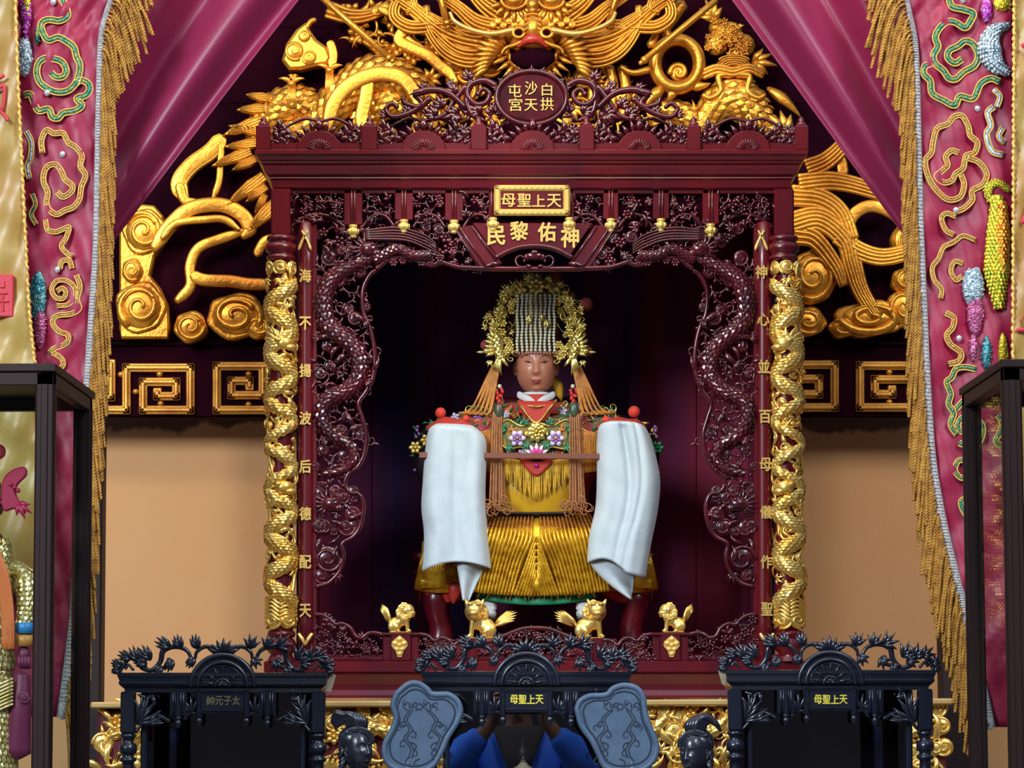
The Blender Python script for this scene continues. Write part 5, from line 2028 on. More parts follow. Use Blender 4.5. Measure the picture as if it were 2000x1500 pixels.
    P('breast_cloth', RED, lambda b: b.prism([(c - 36, 790), (c + 36, 790), (c + 24, 822), (c, 840), (c - 24, 822)], 50, 78, 8))

    def wcol(b):
        for s in (-1, 1):
            b.tube(cr([(c + s * 34, 770, 24), (c + s * 28, 778, 36), (c + s * 16, 784, 46), (c + s * 2, 791, 50)], 16), [4, 5.5, 7, 7, 7, 7, 7, 7, 7, 7, 7, 6.5, 6, 5, 4, 2.5], 3.5, n=8)
        b.lathe(c, [(768, 27), (782, 34), (784, 2)], 30, 6)
    P('white_collar', WHITE, wcol)
    # head
    fa = Face(c, 716, 12, 39, 57, 42)
    b = MB(y0)
    fa.mesh(b)
    fa.ear(b)
    hd = b.build('head', SKIN, S)
    e1, e2, e3 = MB(y0), MB(y0), MB(y0)
    fa.eyes(e1, e2, e3, .027, .03)
    e1.build('eye', mat('eye_white', (.3, .2, .13), .4), hd)
    e2.build('pupil', DARK, hd)
    e3.build('eyelid_line', DARK, hd)
    e4 = MB(y0)
    fa.brows(e4, .012)
    e4.build('eyebrow', mat('thin_brow_paint', (.12, .05, .03), .4), hd)
    e5 = MB(y0)
    fa.lips(e5)
    e5.build('lips', LIP, hd)
    # crown
    def dome(b):
        b.lathe(c, [(694, 44), (690, 46), (640, 46), (600, 48), (578, 50), (566, 40), (556, 22), (552, 2)], 36, 6)
        for k in range(26):
            a = k / 26 * 2 * PI
            b.flower(c + 48 * math.cos(a), 584, 9, 6 + 48 * math.sin(a) - 4, 5)
    cr0 = P('crown', mat('dark_gold_crown', (.3, .2, .05), .4, .6, col2=(.1, .06, .02), scale=40), dome)

    def crest_(b):
        R = random.Random(12)
        for k in range(34):
            f = R.uniform(-1, 1)
            u = c + f * 56
            v = 560 + 16 * f * f + R.uniform(-8, 16)
            b.fan(u, v, -PI / 2 + f * .9, R.uniform(14, 24), 5, 2.2, 2.6, R.uniform(40, 58), rise=3)
        b.flower(c, 566, 16, 58, 8)
        for s in (-1, 1):
            for k in range(92):
                t = (k % 46) / 46
                u = c + s * (50 + 30 * math.sin(t * PI) + R.uniform(-12, 16)) - (s * R.uniform(6, 24) if k > 45 else 0)
                v = 576 + 128 * t
                if k % 3 == 0:
                    b.vine(u, v, R.uniform(0, 6), 30, R.choice((-6, 6)), 1.7, R.uniform(26, 50), k=14)
                elif k % 3 == 1:
                    b.fan(u, v, R.uniform(0, 6), 15, 4, 1.8, 2.2, R.uniform(28, 52))
                else:
                    b.flower(u, v, 8, R.uniform(34, 50), 6)
    P('crown_filigree', BRT, crest_, cr0)
    for s in (-1, 1):
        def bird(b, s=s):
            u, v = c + s * 74, 690
            b.ball((u, v - 10, 52), (11, 17, 9), 12, 8)
            b.scales([(u + s * 4, v - 26, 56), (u, v, 58), (u - s * 4, v + 14, 56)], 9, 4, 5)
            for k in range(6):
                b.leaf(u + s * 6, v - 14 + k * 4, -PI / 2 + s * (.2 + .3 * k), 30 - k * 2, 4, s * .5, 54, rise=5)
                b.leaf(u - s * 4, v + 10, PI / 2 - s * (.1 + .16 * k) * (1 if k < 4 else -.6), 40 - 3 * k, 3.6, s * .4, 56, rise=4)
            b.ball((u + s * 22, v + 2, 56), (8, 6, 6), 10, 6)
            b.leaf(u + s * 28, v + 4, 0 if s > 0 else PI, 14, 3, 0, 56)
            b.fan(u + s * 16, v + 20, PI / 2, 16, 4, 1.6, 2.6, 54)
            for (x, y, r) in ((64, 600, 10), (70, 622, 9), (78, 646, 11), (84, 664, 8)):
                b.fan(c + s * x, y, -PI / 2 + s * .4, r * 2.2, 5, 2.2, 3, 50, rise=4)
                b.flower(c + s * (x + 4), y + 8, r * .7, 54, 6)
        P('phoenix_ornament', BRT, bird, cr0)
    for k in range(9):
        def st(b, k=k):
            u = 1010.5 + k * 8.9
            for j in range(19):
                b.ball((u + .8 * math.sin(j * .7 + k), 584 + j * 5.9, 58 - abs(k - 4) * 1.6), (3.3, 3.1, 3.1), 8, 6)
            b.tube([(u, 580, 56 - abs(k - 4) * 1.6), (u, 694, 56 - abs(k - 4) * 1.6)], .7, n=5)
        P('bead_string', PEARL, st, cr0)
    P('bead_row', mat('rose_bead', (.5, .2, .16), .35), lambda b: [b.ball((1008 + k * 6, 695 + (k % 2), 56), 2.4, 7, 5) for k in range(14)], cr0)
    P('crown_jewel', BRT, lambda b: (b.ball((1058, 628, 66), (4, 8, 3), 9, 6), b.fan(1032, 640, -1.5, 22, 5, .8, 2, 62), b.fan(1066, 648, -1.5, 20, 5, .8, 2, 62)), cr0)
    for u, v, r in ((990, 575, 10), (1085, 545, 12), (1114, 583, 9.5), (1144, 599, 13.5), (957, 620, 7), (948, 678, 9.5), (1148, 690, 9), (1120, 632, 6)):
        P('pompom', POM, lambda b, u=u, v=v, r=r: b.ball((u, v, 34), r, 18, 12), cr0)
        def wire(b, u=u, v=v):
            b.tube(cr([(u, v, 32), ((u + c) / 2, (v + 610) / 2, 30), (c + (u - c) * .35, 620, 24)], 10), .9, n=5)
        P('pompom_wire', BRT, wire, cr0)
    P('crown_peak', ORG, lambda b: b.prism([(1030, 558), (1046, 536), (1060, 556), (1048, 552)], 10, 22, 2), cr0)
    for u, v, r in ((862, 812, 10.5), (1236, 810, 11.5), (911, 823, 7), (1182, 826, 8)):
        P('pompom', POMR, lambda b, u=u, v=v, r=r: b.ball((u, v, 62), r, 18, 12))
        P('pompom_wire', DARK, lambda b, u=u, v=v: b.tube([(u, v, 58), (u + (3 if u < c else -3), v + 24, 52)], 1.2, n=5))
    P('back_tie', YEL, lambda b: b.leaf(c + 36, 738, 1.2, 50, 12, .2, -4, rise=4))

    # ---- two white towels over the hands, and the rod
    WT = mat('white_towelling', (.56, .64, .67), .85, col2=(.5, .59, .63), scale=30, sheen=.3, bump=.5, bscale=700)

    def cloth(name, left, right, nfold, deep, d0, ph, extra=None, hem=None):
        b = MB(y0)
        L = cr(left, 60)
        Rr = cr(right, 60)
        g = np.zeros((60, 48, 3))
        for i in range(60):
            t = i / 59
            for j in range(48):
                f = j / 47
                p = L[i] * (1 - f) + Rr[i] * f
                hm_ = (hem(f) if hem else 0) * t ** 4
                fold = (5 * math.sin(2 * PI * nfold * f + ph + .9 * t) + 1.6 * math.sin(13 * f + 5 * t + ph) + 1.1 * math.sin(23 * f - 9 * t) * math.sin(6 * t + 4 * f)) * min(1, t * 3.5 + .1) * (.55 + .45 * t)
                fold -= deep * math.exp(-((f - .46 - .05 * math.sin(3 * t)) / .07) ** 2) * min(1, 6 * t) * (1 - .3 * t) + .5 * deep * math.exp(-((f - .8 + .2 * t) / .05) ** 2)
                top = 26 * (1 - min(1, t * 9)) ** 2
                g[i, j] = (p[0], p[1] + hm_, d0 - top + fold + 8 * (1 - (2 * f - 1) ** 2) - 26 * (abs(2 * f - 1) ** 6))
        b.grid(g)
        if extra:
            extra(b)
        return b.build(name, WT, solid=.003)
    l1 = [(852, 836), (839, 854), (833, 903), (829, 955), (827, 999), (832, 1053), (828, 1122)]
    r1 = [(926, 840), (948, 865), (950, 903), (948, 971), (952, 1040), (956, 1080), (959, 1111)]

    def flap1(b):
        g = []
        for i in range(16):
            t = i / 15
            le = (893 + 13 * t, 1096 + 80 * t)
            re = (956 - 40 * t ** .8, 1104 + 74 * t)
            g.append([(le[0] * (1 - f) + re[0] * f, le[1] * (1 - f) + re[1] * f, 102 + 10 * math.sin(f * 5 + t)) for f in np.linspace(0, 1, 12)])
        b.grid(g)
    o = cloth('white_towel', l1, r1, 1.2, 3, 122, .4, flap1, lambda f: -18 * math.sin(PI * min(1, f * .9 + .1)) + 4)
    tag(o, 'white towel draped over the hand on the left, its corner hanging below the hem', 'towel', 'white towels over the hands')
    l2 = [(1184, 832), (1168, 843), (1164, 876), (1164, 944), (1161, 999), (1149, 1053), (1145, 1104)]
    r2 = [(1240, 834), (1258, 848), (1272, 884), (1284, 944), (1280, 999), (1266, 1067), (1256, 1124)]

    def flap2(b):
        g = []
        for i in range(18):
            t = i / 17
            le = (1146 + 82 * t ** 1.3, 1090 + 84 * t ** .8)
            re = (1244 - 14 * t, 1090 + 78 * t)
            g.append([(le[0] * (1 - f) + re[0] * f, le[1] * (1 - f) + re[1] * f, 98 + 12 * math.sin(f * 4 + t)) for f in np.linspace(0, 1, 14)])
        b.grid(g)
    o = cloth('white_towel', l2, r2, 1.1, 13, 126, 2.4, flap2, lambda f: -16 * math.sin(PI * min(1, f * 1.5)) + 10 * f)
    tag(o, 'white towel draped over the hand on the right with a large folded lower corner', 'towel', 'white towels over the hands')
    b = MB(y0)
    v0 = b
    b.box(822, 892, 1240, 903, 106, 113, 1)
    V = np.vstack(b.V)
    V[:, 1] += (V[:, 0] - 822) * .008
    b.V = [V]
    o = b.build('wooden_rod', mat('plain_brown_wood', (.22, .075, .045), .5, col2=(.17, .05, .03), scale=20, stretch=(.1, 1, 1)))
    tag(o, 'thin plain wooden rod lying across the statue lap between the two white towels', 'rod')

    # ---- throne
    TH = thing('throne', 'dark red lacquered throne with thick legs under the seated statue', 'throne', c, 1282, y0 + .05)
    for s in (-1, 1):
        P('leg', LACQ, lambda b, s=s: b.tube(cr([(c + s * 196, 1150, -10), (c + s * 194, 1190, -8), (c + s * 186, 1230, -10), (c + s * 190, 1280, -10)], 14), [22, 26, 28, 27, 25, 24, 23, 22, 22, 23, 24, 26, 27, 27], n=14), TH)
        P('armrest_post', LACQ, lambda b, s=s: b.lathe(c + s * 228, [(1076, 2), (1076, 12), (1084, 15), (1094, 12), (1098, 6), (1110, 6), (1112, 14), (1122, 14), (1124, 9), (1128, 16), (1136, 17), (1142, 10), (1150, 14), (1156, 14), (1160, 10), (1175, 12), (1175, 2)], 16, -60), TH)
    P('seat', LACQ, lambda b: b.box(c - 215, 1140, c + 215, 1166, -160, -22, 4), TH)
    P('backrest', LACQD, lambda b: b.box(c - 120, 760, c + 120, 1150, -170, -150, 6), TH)
    for s in (-1, 1):
        P('leg', LACQ, lambda b, s=s: b.box(c + s * 190 - 16, 1160, c + s * 190 + 16, 1280, -165, -135, 4), TH)


build_statue()
# ------------------------------------------------------------------ gold guardian lions


def lion(y0, u, v, k, face, label, front=0.0, base=None):
    """v is the foot level, k the scale; face = -1 looks left, 1 looks right; front turns the head to the viewer"""
    T = thing('guardian_lion', label, 'figurine', u, v, y0, 'small gold guardian lions')
    b = MB(y0)
    f = face

    def B(x, y, z, r):
        b.ball((u + f * x * k, v - y * k, z * k), np.array(r) * k, 14, 10)

    def Tb(pts, r):
        p = cr([(u + f * x * k, v - y * k, z * k) for x, y, z in pts], 14)
        b.tube3(p, np.interp(np.linspace(0, 1, 14), np.linspace(0, 1, len(r)), np.array(r) * k), 12)
    B(-8, 17, 0, (13, 13, 9))
    B(6, 24, 0, (11, 12, 9))
    B(-14, 12, 6, (9, 11, 5))
    B(-14, 12, -6, (9, 11, 5))
    for z in (-6, 6):
        Tb([(12, 26, z), (14, 14, z), (15, 4, z)], [5, 4, 3.6])
        B(17, 3, z, (6, 3.4, 4))
        Tb([(-14, 14, z), (-6, 9, z), (-12, 3, z)], [5, 4.5, 3.4])
        B(-6, 3, z, (8, 3.2, 4))
    hx, hz = (14, 3) if not front else (10, 9)
    B(hx, 42, hz, (14, 13.5, 12))
    B(hx - (6 if not front else 0), 40, hz - 5, (15, 16, 10))
    sx = hx + (8 if not front else 1)
    sz = hz + (2 if not front else 9)
    B(sx, 37, sz, (8.5, 5.5, 8))
    B(sx - 1, 31, sz - 1, (8, 3.2, 7))
    B(sx + 2, 40, sz + 3, (3, 2.4, 3))
    for e in (-1, 1):
        B(hx + (3 if not front else e * 5), 46, hz + (e * 5 if not front else 8), (2.6, 2.6, 2.6))
        B(hx + (3 if not front else e * 6), 51, hz + (e * 6 if not front else 9), (5, 2.2, 4))
        Tb([(hx - (6 if not front else -e * 10), 50, hz + (e * 7 if not front else 0)), (hx - (10 if not front else -e * 14), 58, hz + (e * 9 if not front else 0))], [4.5, 1.5])
    b.build('body', GOLD, T, fuse=.0016 * k * .9, smooth_it=3)
    m = MB(y0)
    R = random.Random(3)
    for i in range(44):     # mane curls
        a = R.uniform(0, 2 * PI)
        q = R.uniform(.6, 1.15)
        m.swirl(u + f * (hx - 6 + 13 * q * math.cos(a) * .8) * k, v - (38 + 13 * q * math.sin(a)) * k, 5 * k, (hz + R.uniform(-4, 4) + (0 if front else 6)) * k - (6 * k if front else 0), 1.2, a, 1, n=5)
    m.build('mane', GOLD, T)
    t = MB(y0)
    for j in range(7):
        t.leaf(u + f * -20 * k, v - 18 * k, (-PI / 2 + f * (-.25 + .08 * (j - 3))) if not front else (-.7 if f < 0 else PI + .7) + .1 * (j - 3), (40 - 3 * abs(j - 3)) * k, 3.6 * k, -f * .3, (j - 3) * 1.2 * k, rise=2 * k, th=3 * k)
    t.build('tail', GOLD, T)
    for e in (0,):
        p = MB(y0)
        p.box(u - 20 * k, v - 1.5 * k, u + 20 * k, v, -9 * k, 9 * k, .5)
        p.build('plinth', GOLD, T)
    return T


lion(.002, 781, 1235.4, 1.02, 1, 'small gold lion facing right on the pedestal left of the statue')
lion(.002, 1316, 1235.2, 1.02, -1, 'small gold lion facing left on the pedestal right of the statue')
LN = lion(.14, 940, 1247, 1.32, -1, 'gold lion crouching below the left shoe of the statue, tail to the right', 1.0)
lion(.14, 1152, 1247, 1.32, 1, 'gold lion crouching below the right shoe of the statue, tail to the left', 1.0)
STN = mat('lion_stand_wood', (.1, .006, .015), .35)
for u in (942, 1153):
    b = MB(.14)
    b.box(u - 52, 1247.5, u + 42 + (10 if u > 1000 else 0), 1278.5, -14, 14, 2)
    o = b.build('lion_stand', STN)
    tag(o, 'low dark red block under the %s crouching gold lion behind the balustrade' % ('left' if u < 1000 else 'right'), 'stand', 'stands of the crouching lions')
# ------------------------------------------------------------------ black carved cabinets, fans, attendants, display cases
YC = -.55
SLATE = mat('blue_grey_painted_wood', (.07, .115, .18), .5, col2=(.05, .09, .15), scale=30, bump=.25, bscale=400)
SLATED = mat('dark_engraved_line', (.012, .025, .05), .6)
PANE = glassmat('cabinet_glass', (.9, .92, .95), 1.9)
PANE2 = glassmat('case_glass', (.9, .93, .92), 1.25, .07)
CINT = mat('cabinet_interior', (.012, .008, .012), .9, spec=0)
DPOST = mat('dark_rosewood', (.013, .005, .0045), .45, col2=(.018, .006, .005), scale=9, stretch=(1, 1, .1), spec=.3)

zt = float(W(1028, 1500, YC)[2]) - .26
mb = MB()
mb.box(-1.05, -1.0, 1.05, -.2, zt - .04, zt, .004)
LT = thing('offering_table', 'dark wooden offering table carrying the three black carved cabinets and the attendants', 'table', 1000, 1500, -.55)
LT.location = (0, -.6, 0)
mb.build('table_top', DPOST, LT)
for x in (-1.0, 1.0):
    for y in (-.95, -.25):
        mb = MB()
        mb.box(x - .04, y - .04, x + .04, y + .04, 0, zt - .04, .004)
        mb.build('leg', DPOST, LT)

CU = 1028


def build_cabinet():
    T = thing('carved_cabinet', '', 'cabinet', CU, 1500, YC)
    T.location.z = zt
    vb = 1365 + (1.6 - zt) / (6 + YC) * F + 3     # foot of the cabinet
    vb = 1365 + (1.6 - zt) * F / (6 + YC)
    vb = float(np.interp(zt, W(np.full(60, CU), np.linspace(1900, 1400, 60), YC)[:, 2], np.linspace(1900, 1400, 60)))
    U = CU

    def P(nm, m, fn, par=T):
        b = MB(YC)
        fn(b)
        return b.build(nm, m, par)
    P('cornice', BLACKW, lambda b: (b.mould(U - 190, U + 190, [(1311, 10), (1312, 16), (1318, 15), (1322, 13), (1328, 11), (1330, 13), (1334, 12), (1339, 7), (1342, 3), (1350, 1)], 190, 0),))

    def arch(b):
        b.prism([(p[0], p[1]) for p in arc(U, 1338, 66, 180, 360, 40, .98)], -20, 12, 2)
        b.tube(P3(arc(U, 1338, 62, 180, 360, 36, .98), 12), 5, 5)
        b.tube(P3(arc(U, 1338, 48, 180, 360, 32, .98), 14), 4.2, 4)
        b.tube(P3(arc(U, 1338, 41, 180, 360, 32, .98), 13), 1.6, 2)
        b.tube(P3(arc(U, 1338, 14, 180, 360, 18), 14), 2.6, 2.6)
        for k in range(7):
            a = math.radians(180 + 12 + k * 26)
            b.leaf(U + 17 * math.cos(a), 1337 + 17 * math.sin(a), a, 24, 2.2, 0, 13, rise=2)
        for k in range(5):
            a = math.radians(200 + k * 35)
            b.leaf(U, 1337, a, 12, 2.5, 0, 14, rise=2)
    P('arch_pediment', BLACKW, arch)

    def crest(b):
        for k in range(7):
            f = (k - 3) / 3
            b.leaf(U + f * 8, 1274, -PI / 2 + f * 1.1, 32 - 7 * abs(f), 6, f * .3, -4, rise=5, th=4)
        for s in (-1, 1):
            spine = cr([(U + s * 14, 1268), (U + s * 44, 1262), (U + s * 66, 1272), (U + s * 72, 1292), (U + s * 84, 1266), (U + s * 116, 1268), (U + s * 142, 1290), (U + s * 152, 1304)], 60)
            b.tube(P3(cr([(U + s * 8, 1270), (U + s * 34, 1260), (U + s * 52, 1270), (U + s * 56, 1284)], 24), -6), np.linspace(5, 3, 24), 4)
            b.tube(P3(cr([(U + s * 60, 1292), (U + s * 72, 1268), (U + s * 96, 1260), (U + s * 118, 1268), (U + s * 124, 1290), (U + s * 140, 1306), (U + s * 160, 1302), (U + s * 166, 1288)], 50), -6), np.concatenate([np.linspace(3, 6, 20), np.linspace(6, 3.2, 30)]), 4)
            b.tube(P3(cr([(U + s * 106, 1284), (U + s * 112, 1300), (U + s * 128, 1300)], 16), -6), np.linspace(5, 3, 16), 4)
            b.tube(P3(cr([(U + s * 150, 1306), (U + s * 160, 1284), (U + s * 182, 1282), (U + s * 198, 1300), (U + s * 204, 1310)], 30), -6), np.linspace(3.5, 4.5, 30), 4)
            b.tube(P3(cr([(U + s * 176, 1306), (U + s * 186, 1296), (U + s * 192, 1304)], 14), -6), 3, 4)
            for x, y, a, L in ((52, 1264, -1.35, 22), (58, 1282, 1.0, 18), (84, 1264, -1.2, 22), (104, 1262, -.5, 26), (100, 1286, 1.1, 20), (122, 1300, 1.0, 16), (142, 1286, -.9, 26), (150, 1294, -.2, 20), (166, 1290, -1.1, 26), (180, 1284, -.4, 22), (198, 1298, -.4, 18), (204, 1306, .2, 12)):
                an = a if s > 0 else PI - a
                for k in range(4):
                    f = (k - 1.5) / 1.5
                    b.leaf(U + s * x, y, an + f * .6, L * 1.45 * (1 - .2 * abs(f)), 5.0, s * f * .5, -4, rise=5, th=4)
    P('leaf_crest', BLACKW, crest)
    pl = P('name_board', BLACKW, lambda b: (b.box(U - 44, 1348, U + 44, 1392, -8, 6, 2), b.box(U - 40, 1384, U + 40, 1387, 6, 9, 1), b.box(U - 40, 1350, U + 40, 1352, 6, 8, 1)))
    for s in (-1, 1):
        for x, w, v in ((87, 17, 1412), (46, 7, 1408)):
            def post(b, s=s, x=x, w=w, v=v):
                m = U + s * x
                b.box(m - w, 1348, m + w, 1396 if w > 10 else 1392, -12, 4, 1.5)
                if w > 10:
                    for k in (-10, -5, 5, 10):
                        b.tube([(m + k, 1350, 5), (m + k, 1394, 5)], 2, n=6)
                b.box(m - 4, 1348, m + 4, 1398, 0, 10, 2)
                b.lathe(m, [(v - 16, 2), (v - 16, 6), (v - 11, 7), (v - 8, 4), (v - 5, 7), (v, 7), (v + 3, 4), (v + 6, 5), (v + 8, 1)], 12, 2)
            P('hanging_post', BLACKW, post)

        def car(b, s=s):
            for x0, y0_, a, n, L in ((168, 1412, -2.4, 5, 60), (160, 1398, -1.9, 4, 50), (150, 1410, -2.9, 3, 40)):
                for k in range(n):
                    f = k - (n - 1) / 2
                    an = a + f * .3
                    b.leaf(U + s * x0, y0_, an if s > 0 else PI - an, L * (1 - .08 * abs(f)), 4.5, s * (.4 + .2 * f), -4, rise=5, th=4)
            b.vine(U + s * 150, 1374, -PI / 2, 40, s * -5, 4, -4, leaves=2, lw=9)
            for k in range(4):
                an = -PI / 2 + s * (-.6 + .4 * k)
                b.leaf(U + s * 64, 1392, an, 40 - 3 * k, 4, s * .5, -4, rise=5, th=4)
            b.tube(P3(cr([(U + s * 50, 1392), (U + s * 66, 1390), (U + s * 76, 1402)], 12), -4), 3.5)
            b.tube(P3(cr([(U + s * 104, 1406), (U + s * 130, 1394), (U + s * 150, 1404), (U + s * 172, 1428)], 20), -4), 3.5)
        P('spandrel_carving', BLACKW, car)

        def colm(b, s=s):
            m = U + s * 186
            b.box(m - 14, 1348, m + 14, 1430, -24, 4, 3)
            pr = [(1430, 12), (1434, 17), (1438, 14), (1442, 11), (1448, 11), (1452, 17), (1460, 18), (1468, 17), (1471, 12), (1476, 12), (1479, 17), (1484, 17), (1487, 11), (1500, 12), (1560, 14), (vb - 40, 14), (vb - 30, 18), (vb - 2, 18), (vb, 16)]
            b.lathe(m, pr, 20, -10)
            b.box(m - s * 30 - 5, 1348, m - s * 30 + 5, vb, -30, -14, 2)
        P('turned_column', BLACKW, colm)
    P('back_board', CINT, lambda b: b.box(U - 160, 1340, U + 160, vb, -190, -184, 1))
    P('base', BLACKW, lambda b: b.box(U - 200, vb - 24, U + 200, vb, -190, 6, 3))
    for s in (-1, 1):
        P('side_board', CINT, lambda b, s=s: b.box(U + s * 160 - 3, 1340, U + s * 160 + 3, vb - 24, -188, -24, 1))
    P('glass_pane', PANE, lambda b: b.box(U - 156, 1350, U + 156, vb - 25, -34, -30, .5))
    return T


def copy_thing(o, off):
    r = o.copy()
    COL.objects.link(r)
    r.location = Vector(o.location) + Vector(off)
    for ch in o.children:
        k = ch.copy()
        COL.objects.link(k)
        k.parent = r
    return r


cab = build_cabinet()
p0 = W(1028, 1311, YC)
cabs = []
for u, v, lab in ((436, 1321, 'black carved cabinet at the left with a dim inscription and leaf crest'), (1028, 1311, 'middle black carved cabinet behind the two fans, a blue shirt mirrored in its glass'), (1621, 1307, 'black carved cabinet at the right with yellow inscription and leaf crest')):
    if u == 1028:
        t = cab
    else:
        off = W(u, v, YC) - p0
        off[2] = 0
        t = copy_thing(cab, off)
    t['label'] = lab
    t['group'] = 'black carved cabinets'
    cabs.append((t, u, v))
YTXT = mat('yellow_painted_letters', (.72, .62, .06), .5)
DTXT = mat('dull_gold_letters', (.16, .13, .06), .6)
for (t, u, v), m, tx in zip(cabs, (DTXT, YTXT, YTXT), ('帥元子太', '母聖上天', '母聖上天')):
    b = MB(YC)
    dv = 1311 - 1311
    glyphs(b, [(tx[k], u - 24 + k * 16.5, (1366 if u != 436 else 1367) + (0 if u > 1000 else 1.5), 15, 17) for k in range(4)], 6.4, 1.2, .03)
    nb = [c for c in t.children if c.name.startswith('name_board')][0]
    o = b.build('lettering', m, nb)
TAPE2 = mat('beige_packing_tape', (.36, .3, .2), .5)
for (t, u, v), (a, c, x, y) in zip((cabs[0], cabs[2]), ((634, 1316, 656, 1352), (1403, 1308, 1419, 1338))):
    b = MB(YC)
    b.prism([(a + 8, c), (x, c + 2), (x - 10, y), (a, y - 2)] if u < 1000 else [(a, c + 2), (x, c), (x, y), (a + 8, y - 2)], -12, -6, 1)
    b.build('corner_tape', TAPE2, t)

# small seated figure behind the middle pane
FIG = thing('small_seated_figure', 'small seated figure with pale face and tall black hat behind the middle cabinet glass', 'figurine', 1022, 1560, YC + .09)
for nm, m, fn in (('face', mat('pale_figure_face', (.55, .45, .26), .5), lambda b: (b.ball((1022, 1478, 0), (8, 11, 8), 14, 9), b.ball((1022, 1480, 8), (2, 3, 2), 6, 5), b.lathe(1022, [(1488, 6), (1494, 10), (1500, 20), (1506, 4)], 16))),
                  ('hat', mat('black_hat', (.008, .006, .008), .5), lambda b: (b.lathe(1022, [(1442, 1), (1446, 4), (1456, 6), (1462, 11), (1470, 12), (1482, 11), (1484, 9)], 16, -2),)),
                  ('robe', mat('figure_robe', (.1, .01, .03), .6), lambda b: b.lathe(1022, [(1498, 12), (1510, 30), (1560, 44), (1640, 56), (1760, 62), (1762, 2)], 24, 0))):
    b = MB(YC + .09)
    fn(b)
    b.build(nm, m, FIG)


# ---- the two carved fans
def fan_board(outline, c, sx, label, y0, tilt):
    T = thing('ceremonial_fan', label, 'fan', c[0], c[1] + 100, y0, 'blue grey ceremonial fans')
    o = cr(outline + [outline[0]], 110)[:-1, :2]
    b = MB(y0)
    b.prism(o, -8, 6, 3)
    b.tube(P3(o, 5), 6, 5, closed=True)
    fb = b.build('fan_board', SLATE, T)
    m = np.array(c)
    inn = m + (o - m) * .86
    b = MB(y0)
    b.tube(P3(inn, 6.5), 1.7, 1.2, closed=True)
    for s in (-1, 1):
        k = lambda u, v: (c[0] + s * u + tilt * (v - c[1]) * .35, v)
        ctl = [k(16, c[1] - 34), k(30, c[1] - 14), k(22, c[1] + 4), k(34, c[1] + 22), k(24, c[1] + 42), k(30, c[1] + 60)]
        for e in (-3, 3):
            b.tube(P3(cr([(p[0] + e, p[1]) for p in ctl], 40), 6.5), 1.2, 1, n=6)
        for (u, v, a, cu) in ((30, -12, .2, 5), (20, 6, 2.6, -5), (36, 24, .4, 5), (22, 42, 2.6, -5), (31, 58, .6, 5), (26, 30, 3.0, -5), (32, -2, -.4, 4.5), (12, 62, .3, 5)):
            x, y = k(u, c[1] + v)
            b.vine(x, y, a if s > 0 else PI - a, 28, cu * s, 1.5, 6.5, k=16, ball=False, rb=1)
        x, y = k(20, c[1] - 42)     # beast heads
        for q in range(7):
            b.vine(x + random.Random(q).uniform(-10, 10), y + random.Random(q + 5).uniform(-9, 9), q * .9, 17, 4 * (-1) ** q, 1.3, 6.5, k=12, ball=False, rb=1)
    b.tube(P3(arc(c[0] + tilt * -14, c[1] - 40, 6, 0, 340, 14), 6.5), 1.2, 1, n=6)
    b.build('engraved_dragons', SLATED, fb)
    b = MB(y0)
    q = sorted(outline, key=lambda p: -p[1])[0]
    vb = float(np.interp(zt, W(np.full(60, 800), np.linspace(2100, 1400, 60), y0)[:, 2], np.linspace(2100, 1400, 60)))
    bx = c[0] - sx * 28
    b.tube([(bx, q[1] - 20, -2), (bx + sx * -4, vb, -2)], 9, n=12)
    b.build('pole', SLATE, T)
    return T


OL = [(776, 1354), (797, 1337), (816, 1335), (833, 1345), (842, 1355), (858, 1357), (876, 1357), (893, 1369), (899, 1388), (891, 1412), (873, 1441), (861, 1469), (846, 1494), (820, 1507), (790, 1507), (762, 1494), (752, 1474), (753, 1452), (766, 1427), (774, 1402), (768, 1377)]
fan_board(OL, (824, 1420), 1, 'blue grey gourd shaped fan carved with twin dragons, left of the middle cabinet', -.78, .35)
ORR = [(1127, 1384), (1134, 1369), (1152, 1360), (1173, 1359), (1187, 1356), (1198, 1345), (1219, 1339), (1242, 1344), (1255, 1360), (1258, 1384), (1264, 1410), (1275, 1434), (1282, 1456), (1278, 1480), (1262, 1498), (1236, 1507), (1205, 1507), (1182, 1497), (1170, 1474), (1157, 1447), (1136, 1417)]
fan_board(ORR, (1206, 1420), -1, 'blue grey gourd shaped fan carved with twin dragons, right of the middle cabinet', -.78, -.35)


